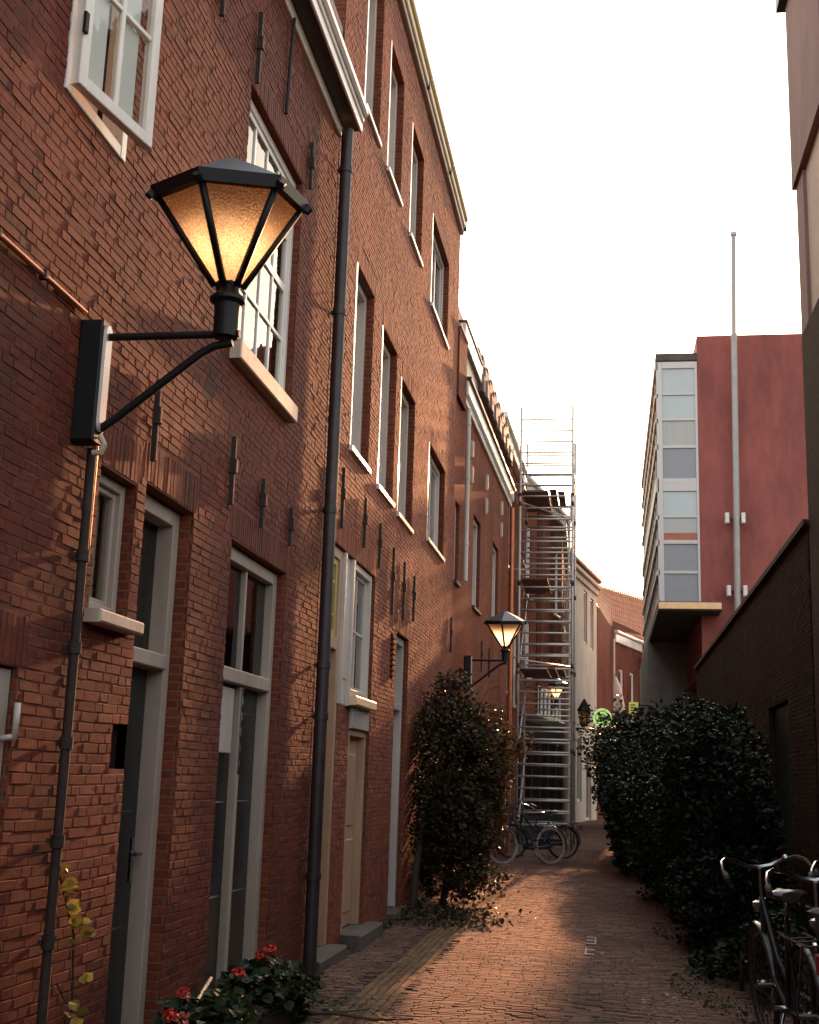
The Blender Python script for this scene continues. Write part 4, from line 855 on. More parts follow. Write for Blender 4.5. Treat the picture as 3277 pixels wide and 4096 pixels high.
l3 = copy_tree(l1); l3['label'] = 'hexagonal lantern glowing behind the rungs of the scaffold tower'
l1.location = (-2.3, 4.92, 3.385)
l2.location = (-2.29, 20.0, 3.42); l3.location = (-2.14, 37.0, 3.75)
for l_, e in ((l2, 3.2), (l3, 3.2)):
    for ch in l_.children:
        if ch.type == 'LIGHT': ch.data = ch.data.copy(); ch.data.energy = e
ol = thing('wall_lantern', 'little old lantern with a pointed top on the cream house by the round green sign', 'lantern', (-0.86, 47.0, 3.9))
MB().lathe([(0.12, 0.0), (0.22, 0.55), (0.25, 0.56), (0.10, 0.85), (0.03, 0.95)], (-0.86, 47.0, 3.6), 6).build('lamp_head', M['amber'], ol)
for k in range(6): MB().tube([(-0.86 + 0.125 * math.cos(k * math.pi / 3), 47 + 0.125 * math.sin(k * math.pi / 3), 3.6), (-0.86 + 0.225 * math.cos(k * math.pi / 3), 47 + 0.225 * math.sin(k * math.pi / 3), 4.15)], 0.02, 5).build('strut', M['iron'], ol)
MB().lathe([(0.27, 4.16), (0.11, 4.46), (0.03, 4.60)], (-0.86, 47.0, 0), 6).build('roof', M['iron'], ol)
MB().tube([(-1.35, 47.0, 3.5), (-0.86, 47.0, 3.5), (-0.86, 47.0, 3.6)], 0.035, 6).build('bracket', M['iron'], ol)

# ------------------------------------------------------------------ scaffold tower
ST = thing('scaffold_tower', 'tall aluminium rolling scaffold tower standing against the red brick houses', 'scaffold', (-1.5, 30, 0))
sx0, sx1, sy0, sy1 = -2.13, -0.84, 30.0, 32.4
for y, top in ((sy0, 10.75), (sy1, 10.45)):
    for x in (sx0, sx1): MB().tube([(x, y, 0.22), (x, y, top)], 0.032, 8).build('upright', M['alu'], ST, smooth=True)
    z = 0.52; k = 0
    while z < top - 0.1:
        MB().tube([(sx0, y, z), (sx1, y, z)], 0.024, 6).build('rung', M['alu'], ST, smooth=True); z += 0.28 if k % 7 != 6 else 0.30; k += 1
    for z in (2.25, 4.25, 6.25, 8.25): 
        for x in (sx0, sx1): MB().tube([(x, y, z - 0.06), (x, y, z + 0.06)], 0.034, 8).build('joint_sleeve', M['zinc'], ST, smooth=True)
for (x, za, zb_) in ((sx0 + .05, 0.6, 2.4), (sx1 - .05, 2.5, 4.3), (sx0 + .05, 4.5, 6.3), (sx1 - .05, 6.4, 8.2), (sx1 - .05, 0.6, 2.4), (sx0 + .05, 2.5, 4.3), (sx1 - .05, 4.5, 6.3)):
    MB().tube([(x, sy0, za), (x, sy1, zb_)], 0.025, 6).build('diagonal_brace', M['alu'], ST, smooth=True)
for (za, xa, xb) in ((0.5, sx0, sx1), (4.4, sx0, sx1), (8.3, sx0, sx1), (6.2, sx1, sx0)):
    MB().tube([(xa, sy0 + .04, za), (xb, sy1 - .04, za + 0.03)], 0.021, 6).build('plan_brace', M['alu'], ST, smooth=True)
for z in (8.55, 6.35, 4.15):
    MB().wbox(sx0 + 0.03, sx0 + 0.68, sy0 + 0.02, sy1 - 0.02, z, z + 0.05, 0.006).build('deck', M['plank'], ST)
    MB().wbox(sx0 + 0.03, sx0 + 0.055, sy0 + 0.02, sy1 - 0.02, z + 0.052, z + 0.2).build('toe_board', M['plank'], ST)
for i_, z in enumerate((8.55, 6.35, 4.15)):
    for k in range(2): MB().wbox(sx0 + 0.72 + 0.19 * k, sx0 + 0.89 + 0.19 * k, sy0 - 0.1 + 0.3 * k, sy1 - 0.5 + 0.2 * i_, z + 0.01 + 0.012 * k, z + 0.05 + 0.012 * k, 0.005).build('loose_plank', M['plank'], ST) if i_ != 1 else None
    MB().tube([(-2.45, sy0 + 0.6, z + 0.35), (sx0 + 0.1, sy0 + 0.55, z + 0.33)], 0.024, 6).build('wall_tie', M['alu'], ST, smooth=True)
    for x in (sx0, sx1): MB().wbox(x - 0.05, x + 0.05, sy0 - 0.05, sy0 + 0.05, z - 0.1, z - 0.03, 0.01).build('coupler', M['zinc'], ST)
for z in (9.3, 9.0, 7.0):
    for x in (sx0, sx1): MB().tube([(x, sy0, z), (x, sy1, z)], 0.019, 6).build('guard_rail', M['alu'], ST, smooth=True)
for x in (sx0, sx1):
    for y in (sy0, sy1):
        cb = MB(); cb.torus((x, y, 0.09), 0.065, 0.026, 'x', 16, 6); cb.lathe([(0.03, 0.09), (0.03, 0.24)], (x, y, 0), 8); cb.build('castor', M['rubber'], ST)
MB().tube([(sx1 - 0.15, sy0 + 0.1, 5.5), (sx1 - 0.06, sy0 + 0.7, 8.6)], 0.02, 6).build('ladder_stile', M['alu'], ST, smooth=True)
MB().tube([(sx1 - 0.15, sy0 + 0.4, 5.5), (sx1 - 0.06, sy0 + 1.0, 8.6)], 0.02, 6).build('ladder_stile', M['alu'], ST, smooth=True)

# ------------------------------------------------------------------ bicycles
def bicycle(label, frame='bikeblack', tyre='rubber', basket=None, group='bicycles parked along the alley', saddle='leather', steer=0.0, bars='chrome'):
    """rides towards +Y, wheels on z = 0"""
    t = thing('bicycle', label, 'bicycle', (0, 0, 0), group)
    r = 0.34; yf, yr = 0.56, -0.52
    for y, nm in ((yf, 'wheel'), (yr, 'wheel')):
        w = MB(); w.torus((0, y, r), r - 0.018, 0.019, 'x', 40, 8); wo = w.build('wheel', M[tyre], t, smooth=True)
        MB().torus((0, y, r), r - 0.042, 0.010, 'x', 36, 6).build('rim', M['zinc' if tyre == 'rubber' else 'greytyre'], wo, smooth=True)
        sp = MB()
        for k in range(24):
            a = 2 * math.pi * k / 24; sp.tube([((-1) ** k * 0.025, y + 0.02 * math.cos(a + 1), r + 0.02 * math.sin(a + 1)), (0, y + (r - 0.05) * math.cos(a), r + (r - 0.05) * math.sin(a))], 0.0022, 4, caps=False)
        sp.build('spokes', M['zinc'], wo); MB().tube([(-0.05, y, r), (0.05, y, r)], 0.02, 8).build('hub', M['chrome'], wo, smooth=True)
        mg = MB(); V = []; a0, a1 = (R(20), R(165)) if y > 0 else (R(15), R(190))
        for i in range(17):
            a = a0 + (a1 - a0) * i / 16
            for x, q in ((-0.028, 0.018), (-0.012, 0.028), (0.012, 0.028), (0.028, 0.018)): V.append((x, y + (r + q) * math.cos(a), r + (r + q) * math.sin(a)))
        mg.add(V, [(i * 4 + k, i * 4 + k + 1, i * 4 + k + 5, i * 4 + k + 4) for i in range(16) for k in range(3)]); mg.build('mudguard', M[frame], t, smooth=True)
    f = MB(); bb = (0, -0.04, 0.30); st = (0, -0.22, 0.80); hd = (0, 0.36, 0.86); hl = (0, 0.40, 0.62)
    f.tube([bb, st], 0.017, 8); f.tube([hd, hl], 0.02, 8); f.tube([hl, (0, 0.2, 0.40), bb], 0.018, 8); f.tube([hd, (0, 0.1, 0.56), (0, -0.10, 0.46)], 0.015, 8)
    for x in (-0.055, 0.055): f.tube([(0, -0.04, 0.30), (x, yr, r)], 0.010, 6); f.tube([(0, -0.20, 0.72), (x, yr, r)], 0.009, 6)
    f.build('frame', M[frame], t, smooth=True)
    k_ = MB()
    for x in (-0.05, 0.05): k_.tube([(0, 0.40, 0.66), (x, 0.43, 0.62), (x, 0.50, 0.42), (x, yf, r)], [0.014, 0.013, 0.011, 0.009], 8)
    k_.build('fork', M[frame], t, smooth=True)
    h = MB(); h.tube([(0, 0.37, 0.84), (0, 0.34, 1.03)], 0.014, 8); cs = math.cos(steer)
    h.tube([(-0.26, 0.06, 1.01), (-0.262, 0.14, 1.05), (-0.25, 0.22, 1.085), (-0.215, 0.29, 1.10), (-0.15, 0.34, 1.085), (-0.07, 0.36, 1.05), (0, 0.36, 1.04), (0.07, 0.36, 1.05), (0.15, 0.34, 1.085), (0.215, 0.29, 1.10), (0.25, 0.22, 1.085), (0.262, 0.14, 1.05), (0.26, 0.06, 1.01)], 0.012, 8)
    ho = h.build('handlebar', M[bars], t, smooth=True)
    for x in (-0.261, 0.261): MB().tube([(x, 0.02, 0.995), (x, 0.10, 1.03)], 0.018, 8).build('grip', M['rubber'], ho, smooth=True)
    MB().lathe([(0.026, 0), (0.028, 0.012), (0.018, 0.026), (0.004, 0.03)], (0.16, 0.34, 1.08), 12).build('bell', M['chrome'], ho, smooth=True)
    s_ = MB(); V = []; prof = [(-0.36, 0.055, 0.955), (-0.33, 0.105, 0.965), (-0.27, 0.115, 0.962), (-0.20, 0.075, 0.955), (-0.12, 0.03, 0.955), (-0.06, 0.022, 0.95), (-0.04, 0.010, 0.94)]
    for y, w, z in prof:
        for a in range(8):
            q = 2 * math.pi * a / 8; V.append((w * math.cos(q), y, z + (0.022 if math.sin(q) > 0 else 0.04) * math.sin(q) - 0.02))
    s_.add(V, [(i * 8 + k, i * 8 + (k + 1) % 8, (i + 1) * 8 + (k + 1) % 8, (i + 1) * 8 + k) for i in range(len(prof) - 1) for k in range(8)] + [tuple(range(8))[::-1], tuple(range(48, 56))]); s_.build('saddle', M[saddle], t, smooth=True)
    MB().tube([st, (0, -0.245, 0.93)], 0.013, 8).build('seat_post', M['chrome'], t, smooth=True)
    rk = MB()
    for x in (-0.06, 0.06): rk.tube([(x, -0.24, 0.70), (x, -0.30, 0.73), (x, -0.84, 0.73)], 0.007, 6); rk.tube([(x, -0.75, 0.73), (x * 1.1, yr, r)], 0.006, 6)
    for y in (-0.35, -0.5, -0.65, -0.84): rk.tube([(-0.06, y, 0.73), (0.06, y, 0.73)], 0.006, 6)
    rk.build('luggage_rack', M[frame], t, smooth=True)
    MB().wbox(-0.035, 0.035, -0.905, -0.875, 0.60, 0.70, 0.01).build('rear_light', M['redrefl'], t)
    hl_ = MB(); hl_.lathe([(0.015, -0.03), (0.04, 0.0), (0.042, 0.03), (0.02, 0.04)], (0, 0.46, 0.80), 12); hl_.build('headlight', M['chrome'], t, smooth=True)
    cg = MB(); cg.wbox(0.045, 0.075, yr - 0.02, 0.06, 0.27, 0.39, 0.02); cg.build('chain_guard', M[frame], t)
    cr = MB(); cr.tube([(0.09, -0.04, 0.30), (0.09, 0.06, 0.16)], 0.010, 6); cr.tube([(-0.09, -0.04, 0.30), (-0.09, -0.14, 0.44)], 0.010, 6); cr.tube([(-0.09, -0.04, 0.30), (0.09, -0.04, 0.30)], 0.014, 8); cr.build('crank', M['chrome'], t, smooth=True)
    for x, y, z in ((0.135, 0.06, 0.16), (-0.135, -0.14, 0.44)): MB().wbox(x - 0.045, x + 0.045, y - 0.03, y + 0.03, z - 0.01, z + 0.01, 0.004).build('pedal', M['rubber'], t)
    ks = MB(); ks.tube([(-0.04, -0.10, 0.28), (-0.16, -0.22, 0.02)], 0.009, 6); ks.build('kickstand', M['chrome'], t, smooth=True)
    if basket:
        b_ = MB(); x, y0, y1, z0, z1 = 0.21, 0.44, 0.76, 0.83, 1.08
        b_.wbox(-x, x, y0, y1, z0, z0 + 0.015)
        for z in (z0 + 0.03, z0 + 0.09, z0 + 0.15, z0 + 0.21):
            b_.wbox(-x, x, y0, y0 + 0.012, z, z + 0.04); b_.wbox(-x, x, y1 - 0.012, y1, z, z + 0.04); b_.wbox(-x, -x + 0.012, y0 + .012, y1 - .012, z, z + 0.04); b_.wbox(x - 0.012, x, y0 + .012, y1 - .012, z, z + 0.04)
        for xx in (-x, x - 0.012):
            for yy in (y0, y1 - 0.012): b_.wbox(xx - .003, xx + 0.015, yy - .003, yy + 0.015, z0, z1)
        b_.build('front_crate', M[basket], t)
    return t
def put(t, x, y, rz, lean=0.0, z=0.0): t.location = (x, y, z); t.rotation_euler = (0, lean, rz); return t
put(bicycle('blue bicycle with a front crate and pale tyres leaning beside the olive bush', 'bikeblue', 'greytyre', 'crate'), -1.47, 23.9, R(128), R(3), 0.0)
put(bicycle('dark bicycle parked just behind the blue crate bicycle under the scaffold', 'bikeblack'), -1.38, 25.7, R(112), R(-4), 0.0)
put(bicycle('black bicycle with worn grey saddle, closest to the lower right corner', 'bikeblack', saddle='cloth'), 1.12, 6.7, R(-3), R(-3))
put(bicycle('black bicycle with high chrome handlebar at the end of the row beneath the dark shrub', 'bikeblack'), 1.02, 7.7, R(6), R(-4))
put(bicycle('black bicycle with red rear reflector squeezed between two others by the brown wall', 'bikeblack'), 1.27, 7.3, R(-12), R(5))
put(bicycle('dark blue bicycle nearest to the brown wall in the parked row', 'bikeblue'), 1.45, 8.1, R(-9), R(7))

# ------------------------------------------------------------------ plants
def leaves(P, size, rng, up=0.3, elong=1.7):
    n = len(P); d = rng.normal(0, 1, (n, 3)); d[:, 2] = d[:, 2] * 0.6 - 0.25; d /= np.linalg.norm(d, axis=1)[:, None]
    nr = rng.normal(0, 1, (n, 3)); nr[:, 2] += up * 3; s = np.cross(d, nr); s /= np.linalg.norm(s, axis=1)[:, None] + 1e-9; w = np.cross(s, d)
    L = (size * rng.uniform(0.35, 1.0, n) ** 0.8 * 1.35)[:, None]; W = L / elong * 0.5
    V = np.zeros((n, 6, 3)); V[:, 0] = P - d * L * 0.5; V[:, 1] = P + d * L * 0.5
    V[:, 2] = P - d * L * 0.16 + s * W + w * W * 0.35; V[:, 3] = P + d * L * 0.2 + s * W * 0.85 + w * W * 0.3
    V[:, 4] = P - d * L * 0.16 - s * W + w * W * 0.35; V[:, 5] = P + d * L * 0.2 - s * W * 0.85 + w * W * 0.3
    F = np.array([(0, 2, 3, 1), (0, 1, 5, 4)], dtype=np.int32)
    return V, (F[None] + (np.arange(n) * 6)[:, None, None]).reshape(-1, 4)
def lump(p, ph): return np.sin(p[:, 0] * 4.1 + ph) * np.sin(p[:, 1] * 3.3 + 1.7 * ph) * np.sin(p[:, 2] * 4.7 + 0.6 * ph) + 0.5 * np.sin(p[:, 0] * 9.3 + 2 * ph) * np.sin(p[:, 2] * 8.1 + ph) * np.sin(p[:, 1] * 8.7)
def crown(blobs, n, rng, ph=0.0, shell=3.0, cut=-0.35):
    wt = np.array([b[1][0] * b[1][1] + b[1][1] * b[1][2] + b[1][0] * b[1][2] for b in blobs]); wt = wt / wt.sum(); out = []
    for (c, r), w in zip(blobs, wt):
        m = int(n * w * 1.6); d = rng.normal(0, 1, (m, 3)); d /= np.linalg.norm(d, axis=1)[:, None]
        rad = rng.random(m) ** (1 / shell) * (1 + 0.20 * lump(d * 1.5, ph + c[0])); p = np.array(c) + d * rad[:, None] * np.array(r)
        p = p[lump(p, ph) > cut]; out.append(p[:int(n * w)])
    p = np.concatenate(out); return p[p[:, 2] > 0.04]
def shrub(name, label, cat, base, blobs, n, size, mat, seed, stems, nind=120, group=None, sparse=None, cut=-0.35, tonefn=None, keep=None):
    rng = np.random.default_rng(seed); t = thing(name, label, cat, base, group)
    P = crown(blobs, n, rng, seed, cut=cut)
    if sparse is not None: P = np.concatenate([P, crown(sparse[0], sparse[1], rng, seed + 1, shell=2, cut=0.0)])
    if keep is not None: P = P[keep(P)]
    V, F = leaves(P, size, rng); tone = np.clip(rng.beta(2, 2.6, len(P)), 0, 1)
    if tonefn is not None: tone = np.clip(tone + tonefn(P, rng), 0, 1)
    sc = -(P[:, 1]) + 0.8 * np.abs(rng.normal(0, 1, len(P))); ids = np.argsort(-sc)[:nind]; mask = np.ones(len(P), bool); mask[ids] = False
    o0 = np.array(base)
    mesh_obj('foliage', raw_mesh('foliage', V[mask].reshape(-1, 3) - o0, F[:mask.sum() * 2].copy(), np.repeat(tone[mask], 6)), M[mat], t, 'stuff')
    for i in ids:
        me = raw_mesh('leaf', V[i] - P[i], F[:2].copy(), np.full(6, tone[i])); o = mesh_obj('leaf', me, M[mat], t); o.location = P[i] - o0
    for s_ in stems:
        MB().tube(s_[0], s_[1], 7).build(s_[2], M['bark'], t, smooth=True)
    return t
def br(base, tip, r0, rng, k=5):
    b = np.array(base); e = np.array(tip); pts = [tuple(b + (e - b) * i / k + rng.normal(0, 0.04, 3) * (0 < i < k)) for i in range(k + 1)]
    return pts, [max(0.004, r0 * (1 - 0.75 * i / k)) for i in range(k + 1)]
rb = np.random.default_rng(3)
stems = [([(-2.2, 14.5, 0), (-2.17, 14.55, 0.5), (-2.12, 14.7, 1.1)], [0.05, 0.042, 0.03], 'trunk'), ([(-1.95, 15.3, 0), (-1.9, 15.3, 0.5), (-1.8, 15.4, 1.2)], [0.045, 0.038, 0.03], 'trunk')]
for tip in ((-2.1, 14.9, 2.4), (-1.9, 15.2, 2.7), (-1.5, 15.6, 2.2), (-1.2, 16, 1.9), (-1.4, 15.3, 1.2), (-1.35, 15.0, 0.5), (-1.6, 14.9, 0.4), (-1.75, 14.8, 2.0)):
    stems.append((*br((-2.1 if tip[0] < -1.7 else -1.88, 15.0, 0.7 if tip[2] > 1 else 0.45), tip, 0.022, rb), 'branch'))
for _ in range(16):
    a_ = rb.uniform(0, 6.28); z_ = rb.uniform(0.5, 2.4); c_ = np.array((-1.8, 15.3, z_)); stems.append((*br(tuple(c_), tuple(c_ + np.array((0.62 * math.cos(a_) + 0.12, -0.7 * abs(math.sin(a_)), rb.uniform(0.1, 0.45)))), 0.008, rb), 'twig'))
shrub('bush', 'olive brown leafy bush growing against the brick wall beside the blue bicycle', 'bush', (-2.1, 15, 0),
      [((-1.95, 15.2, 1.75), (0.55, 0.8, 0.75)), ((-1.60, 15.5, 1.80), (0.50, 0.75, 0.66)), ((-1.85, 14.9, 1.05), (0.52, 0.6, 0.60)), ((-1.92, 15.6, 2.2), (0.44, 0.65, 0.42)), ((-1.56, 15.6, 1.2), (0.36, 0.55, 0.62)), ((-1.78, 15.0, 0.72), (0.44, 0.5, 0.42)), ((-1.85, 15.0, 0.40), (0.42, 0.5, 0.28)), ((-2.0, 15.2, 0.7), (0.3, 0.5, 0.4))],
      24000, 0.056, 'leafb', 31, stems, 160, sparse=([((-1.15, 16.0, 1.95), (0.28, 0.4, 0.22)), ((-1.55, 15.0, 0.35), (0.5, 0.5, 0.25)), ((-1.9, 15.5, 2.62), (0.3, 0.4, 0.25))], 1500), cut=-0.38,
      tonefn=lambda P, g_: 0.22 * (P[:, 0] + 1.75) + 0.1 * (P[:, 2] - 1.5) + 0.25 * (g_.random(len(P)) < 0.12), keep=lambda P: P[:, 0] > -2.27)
def hedge_stems(pts, h, rng):
    st = []
    for (x, y) in pts:
        st.append(([(x, y, -0.05), (x + .03, y, 0.5), (x, y + .05, 1.1)], [0.05, 0.04, 0.025], 'trunk'))
        for k in range(3): st.append((*br((x, y, 0.8), (x + rng.normal(0, .3), y + rng.normal(0, .5), h * rng.uniform(.6, .95)), 0.02, rng), 'branch'))
    return st
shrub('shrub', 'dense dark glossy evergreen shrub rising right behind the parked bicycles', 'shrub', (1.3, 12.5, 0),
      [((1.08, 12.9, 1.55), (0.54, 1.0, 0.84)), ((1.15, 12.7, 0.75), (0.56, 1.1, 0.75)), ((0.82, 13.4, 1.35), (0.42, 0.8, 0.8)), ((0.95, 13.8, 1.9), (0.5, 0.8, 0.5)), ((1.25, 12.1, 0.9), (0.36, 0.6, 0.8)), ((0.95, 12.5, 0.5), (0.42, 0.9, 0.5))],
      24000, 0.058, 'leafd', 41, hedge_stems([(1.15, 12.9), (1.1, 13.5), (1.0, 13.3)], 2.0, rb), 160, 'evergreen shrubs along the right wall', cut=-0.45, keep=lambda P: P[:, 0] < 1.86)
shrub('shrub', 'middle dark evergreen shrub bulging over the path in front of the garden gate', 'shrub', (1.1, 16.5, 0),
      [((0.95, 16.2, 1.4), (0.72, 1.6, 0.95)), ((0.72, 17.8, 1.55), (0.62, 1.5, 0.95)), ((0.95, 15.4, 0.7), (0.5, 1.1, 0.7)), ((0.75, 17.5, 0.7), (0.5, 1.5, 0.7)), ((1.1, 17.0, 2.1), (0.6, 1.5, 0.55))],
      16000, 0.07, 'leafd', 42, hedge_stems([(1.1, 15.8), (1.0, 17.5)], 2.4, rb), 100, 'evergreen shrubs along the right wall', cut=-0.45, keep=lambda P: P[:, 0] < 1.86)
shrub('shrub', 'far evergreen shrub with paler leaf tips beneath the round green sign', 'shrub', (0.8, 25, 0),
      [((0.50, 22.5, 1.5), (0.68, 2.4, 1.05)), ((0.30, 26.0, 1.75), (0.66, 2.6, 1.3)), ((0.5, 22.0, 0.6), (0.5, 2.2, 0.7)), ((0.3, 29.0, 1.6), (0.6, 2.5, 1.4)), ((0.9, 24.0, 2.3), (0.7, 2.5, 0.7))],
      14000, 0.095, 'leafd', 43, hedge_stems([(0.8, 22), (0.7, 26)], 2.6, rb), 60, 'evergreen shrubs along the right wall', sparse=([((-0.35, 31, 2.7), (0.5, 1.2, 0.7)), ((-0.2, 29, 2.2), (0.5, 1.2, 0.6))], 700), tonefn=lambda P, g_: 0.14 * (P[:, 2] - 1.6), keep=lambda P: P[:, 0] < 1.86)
shrub('shrub', 'low straggling shrub spilling onto the paving right of the white paint marks', 'shrub', (0.95, 10.2, 0),
      [((1.12, 10.3, 0.22), (0.30, 0.7, 0.28)), ((1.3, 9.6, 0.3), (0.35, 0.6, 0.4)), ((0.85, 10.8, 0.10), (0.22, 0.5, 0.12))], 2200, 0.06, 'leafd', 44, [([(1.0, 10.2, 0), (1.0, 10.2, 0.3)], [0.02, 0.01], 'trunk')], 60, 'evergreen shrubs along the right wall')

def ground_stuff(name, P, size, mat, seed, flat=False):
    rng = np.random.default_rng(seed); V, F = leaves(P, size, rng, up=3.0 if flat else 0.3)
    if flat: V[..., 2] = P[:, None, 2] + (V[..., 2] - P[:, None, 2]) * 0.2
    me = raw_mesh(name, V.reshape(-1, 3), F, np.repeat(rng.beta(2, 2.2, len(P)), 6)); return tag(mesh_obj(name, me, M[mat]), kind='stuff')
rg = np.random.default_rng(77)
n = 1700; x = np.where(rg.random(n) < .5, 0.45 + rg.normal(0, .25, n), -1.9 + rg.normal(0, .3, n)); y = rg.uniform(6, 24, n)
ground_stuff('fallen_leaves', np.stack([x, y, und(x, y) + 0.012], 1), 0.045, 'litter', 1, True)
n = 4600; y = rg.uniform(5.5, 23, n); x = np.where(rg.random(n) < .55, -2.27 + np.abs(rg.normal(0, .05, n)), 0.62 + 0.18 * np.sin(y * 1.7) + np.abs(rg.normal(0, .22, n)))
ground_stuff('weeds', np.stack([x, y, und(x, y) + np.abs(rg.normal(0.005, .02, n))], 1), 0.035, 'moss', 2)
n = 1500; a = rg.random(n); x = -2.0 + a * 0.85 + rg.normal(0, .05, n); y = 8.25 + 0.35 * np.sin(a * 5) + rg.normal(0, .16, n)
ground_stuff('moss', np.stack([x, y, und(x, y) + np.abs(rg.normal(0.0, .008, n))], 1), 0.03, 'moss', 3, True)
n = 900; x = -1.75 + rg.normal(0, .3, n); y = 14.0 + rg.normal(0, .5, n)
ground_stuff('ground_cover', np.stack([x, y, und(x, y) + np.abs(rg.normal(0, .06, n))], 1), 0.05, 'leafb', 4)

# yellow climber on the near wall
t = thing('climber', 'thin climbing plant with a few yellow leaves on the lower brick wall', 'plant', (-2.28, 5.15, 0))
MB().tube([(-2.275, 5.32, 0), (-2.27, 5.34, 0.5), (-2.265, 5.28, 0.8), (-2.27, 5.14, 1.0), (-2.275, 5.06, 1.12)], 0.005, 5).build('stem', M['bark'], t, smooth=True)
MB().tube([(-2.27, 5.34, 0.5), (-2.26, 5.22, 0.55), (-2.27, 5.16, 0.62)], 0.004, 5).build('stem', M['bark'], t, smooth=True)
rc = np.random.default_rng(5)
cl = [(5.05, 1.10), (5.08, 1.07), (5.10, 1.02), (5.12, 0.99), (5.15, 0.97), (5.17, 0.93), (5.2, 0.90), (5.22, 0.86), (5.27, 0.84), (5.3, 0.82), (5.34, 0.80), (5.25, 0.75), (5.37, 0.60), (5.30, 0.55), (5.22, 0.53), (5.33, 0.45), (5.2, 0.38), (5.28, 0.30), (5.36, 0.25)]
for (yy, zz) in cl:
    for _ in range(2):
        p = np.array([[-2.25 + rc.uniform(0, 0.03), yy + rc.normal(0, .018), zz + rc.normal(0, .018)]]); V, F = leaves(p, 0.06, rc, elong=1.25)
        o = mesh_obj('leaf', raw_mesh('leaf', V[0] - p[0], F, np.full(6, rc.uniform(.3, 1))), M['leafy'], t); o.location = p[0] - np.array((-2.28, 5.15, 0))

# geraniums in a dark trough by the doors
GP = thing('flower_trough', 'dark planter of red geraniums on the paving under the grey board door', 'planter', (-2.05, 7.0, 0))
for (a, b) in ((6.15, 6.95), (7.05, 7.9)):
    q = MB(); q.wbox(-2.20, -1.88, a, b, 0.0, 0.20, 0.012); q.wbox(-2.215, -1.865, a - .015, b + .015, 0.20, 0.225, 0.006); q.build('planter_box', M['terra'], GP)
    MB().wbox(-2.19, -1.89, a + .01, b - .01, 0.22, 0.235).build('soil', M['earth'], GP)
P = np.concatenate([crown([((-2.03, 6.5, 0.27), (0.22, 0.42, 0.12)), ((-2.0, 7.45, 0.28), (0.24, 0.5, 0.14)), ((-1.82, 7.95, 0.15), (0.2, 0.3, 0.12))], 1900, rg, 2.0, cut=-0.5)])
P = P[P[:, 0] > -2.27]; V, F = leaves(P, 0.06, rg, up=1.2, elong=1.1)
mesh_obj('foliage', raw_mesh('foliage', V[90:].reshape(-1, 3) - np.array((-2.05, 7.0, 0)), F[:(len(P) - 90) * 2].copy(), np.repeat(rg.random(len(P) - 90), 6)), M['leafg'], GP, 'stuff')
for i in range(90): o = mesh_obj('leaf', raw_mesh('leaf', V[i] - P[i], F[:2].copy(), np.full(6, rg.random())), M['leafg'], GP); o.location = P[i] - np.array((-2.05, 7.0, 0))
for (x, yy, z, m_) in ((-2.05, 7.50, 0.44, 'petalred'), (-2.02, 7.66, 0.46, 'petalred'), (-2.02, 7.62, 0.39, 'petalred'), (-2.05, 7.10, 0.40, 'petalred'), (-1.93, 8.0, 0.30, 'petalpink'), (-1.86, 8.22, 0.21, 'petalpink'), (-2.06, 6.02, 0.36, 'petalred'), (-2.12, 6.38, 0.40, 'petalred'), (-2.03, 6.1, 0.33, 'petalpink')):
    d = rg.normal(0, 1, (26, 3)); d /= np.linalg.norm(d, axis=1)[:, None]; p = np.array((x, yy, z)) + d * np.array((0.030, 0.030, 0.022)); V, F = leaves(p, 0.026, rg, elong=1.0)
    mesh_obj('flower_head', raw_mesh('flower_head', V.reshape(-1, 3) - np.array((-2.05, 7.0, 0)), F), M[m_], GP)
    MB().tube([(x, yy, z - 0.01), (x - 0.02, yy - 0.02, z - 0.1), (x - 0.03, yy - .05, 0.24)], 0.004, 5).build('stem', M['bark'], GP, smooth=True)
t = thing('garden_cane', 'pale stick lying across the geraniums', 'stick', (-2.0, 6.3, 0.3))
MB().tube([(-2.03, 6.10, 0.30), (-2.1, 6.75, 0.42)], 0.010, 7).build('cane', M['sill'], t, smooth=True)
t = thing('twig', 'bare broken twig lying on the mossy paving by the planter', 'twig', (-1.7, 8.1, 0.03))
MB().tube([(-1.95, 7.95, 0.05), (-1.7, 8.05, 0.05), (-1.45, 8.0, 0.035), (-1.2, 8.12, 0.03)], [0.012, 0.01, 0.008, 0.004], 6).build('stem', M['bark'], t, smooth=True)
MB().tube([(-1.7, 8.05, 0.05), (-1.5, 8.2, 0.06)], 0.005, 5).build('branch', M['bark'], t, smooth=True)

# ------------------------------------------------------------------ signs, parasol, paint marks
t = thing('round_sign', 'round lit green bar sign hanging over the far shrub', 'sign', (-0.15, 41, 3.6))
S = (-0.17, 41.0, 3.60); rr = [0.30, 0.255, 0.215, 0.15, 0.10]
disc = MB(); disc.add([(S[0] + r_ * math.cos(a), S[1] + d_, S[2] + r_ * math.sin(a)) for d_, r_ in ((0.05, 0.31), (-0.05, 0.31)) for a in np.linspace(0, 2 * math.pi, 33)[:-1]], [(i, (i + 1) % 32, 32 + (i + 1) % 32, 32 + i) for i in range(32)] + [tuple(range(32, 64))[::-1], tuple(range(32))]); disc.build('disc', M['signgreen'], t)
MB().torus((S[0], S[1] - 0.055, S[2]), 0.275, 0.035, 'y', 32, 6).build('rim_light', M['signpale'], t)
MB().torus((S[0], S[1] - 0.055, S[2]), 0.17, 0.022, 'y', 32, 6).build('inner_ring', M['signpale'], t)
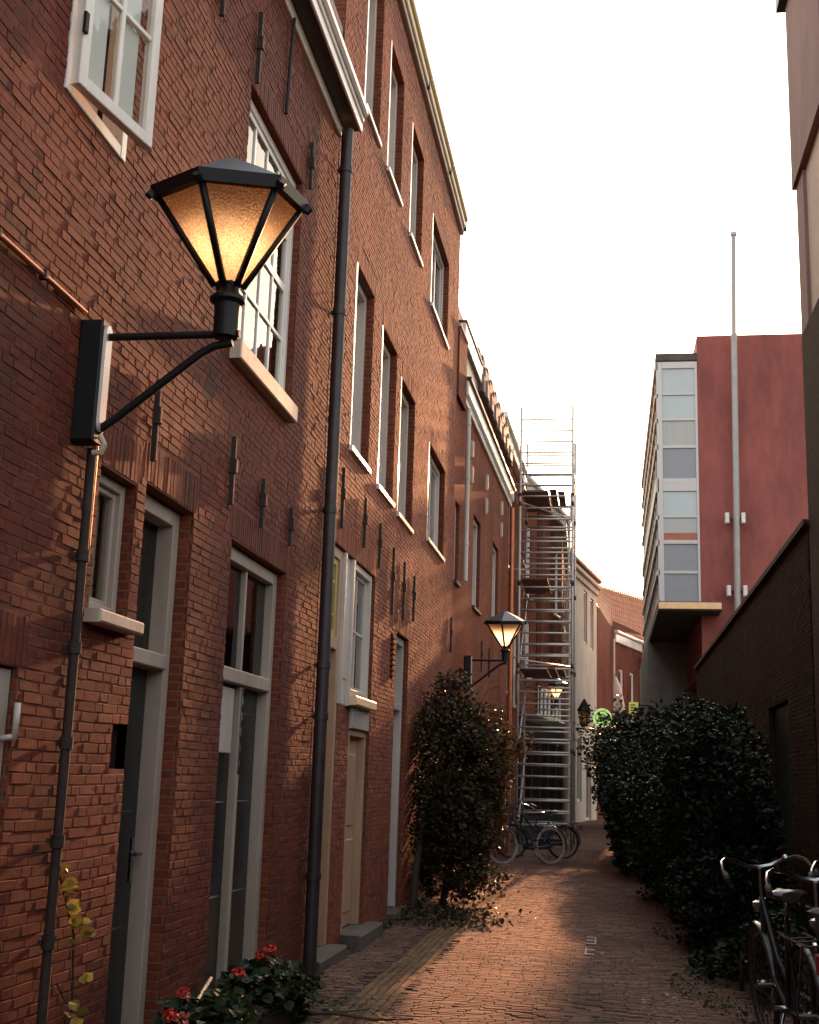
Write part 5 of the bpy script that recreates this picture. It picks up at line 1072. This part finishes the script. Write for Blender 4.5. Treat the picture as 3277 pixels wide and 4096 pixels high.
q = MB(); q.wbox(S[0] - 0.11, S[0] + 0.11, S[1] - 0.075, S[1] - 0.052, S[2] - 0.035, S[2] + 0.03); q.wbox(S[0] - 0.07, S[0] + 0.07, S[1] - 0.076, S[1] - 0.053, S[2] - 0.09, S[2] - 0.045); q.build('emblem', M['dark'], t)
MB().tube([(-0.95, 41.05, 3.62), (S[0], 41.05, 3.62)], 0.02, 6).build('bracket', M['iron'], t)
t = thing('square_sign', 'small square yellow green sign near the grey pier of the red building', 'sign', (0.85, 41, 3.85))
MB().wbox(0.68, 0.98, 40.95, 41.0, 3.68, 4.13, 0.01).build('board', M['signyellow'], t)
q = MB()
for k in range(4): q.wbox(0.73, 0.93 - 0.05 * (k % 2), 40.93, 40.949, 3.76 + k * 0.085, 3.80 + k * 0.085)
q.build('print', M['dark'], t)
MB().tube([(0.83, 41.0, 4.05), (1.5, 41.6, 4.05)], 0.02, 6).build('bracket', M['iron'], t)
t = thing('parasol', 'folded white parasol tilted in front of the low brick house', 'parasol', (0.55, 54, 0))
MB().tube([(0.70, 54, 0), (0.62, 54, 3.5), (0.34, 54, 6.1)], 0.035, 8).build('pole', M['zinc'], t, smooth=True)
MB().tube([(0.33, 54, 6.05), (0.40, 54, 5.6), (0.52, 54, 4.8), (0.60, 54, 4.45)], [0.04, 0.16, 0.2, 0.12], 10).build('canopy', M['canvas'], t, smooth=True)
t = thing('paint_marks', 'two small white paint marks sprayed on the clinker paving', 'markings', (-0.17, 12.5, 0.03))
zz = 0.021
q = MB()
def strip(q, x0, x1, y0, y1):
    V = [(x, y, float(und(np.array(x), np.array(y))) + 0.0135) for x, y in ((x0, y0), (x1, y0), (x1, y1), (x0, y1))]; q.add(V + [(a, b, c - 0.006) for a, b, c in V], [(0, 1, 2, 3), (0, 4, 5, 1), (1, 5, 6, 2), (2, 6, 7, 3), (3, 7, 4, 0)])
strip(q, -0.13, -0.115, 12.6, 13.15)
for y in (12.6, 12.86, 13.1): strip(q, -0.21, -0.13, y, y + 0.07)
q.build('mark', M['paint'], t)
q = MB(); strip(q, -0.21, -0.195, 11.75, 12.25)
for y in (11.75, 12.1): strip(q, -0.195, -0.12, y, y + 0.06)
q.build('mark', M['paint'], t)
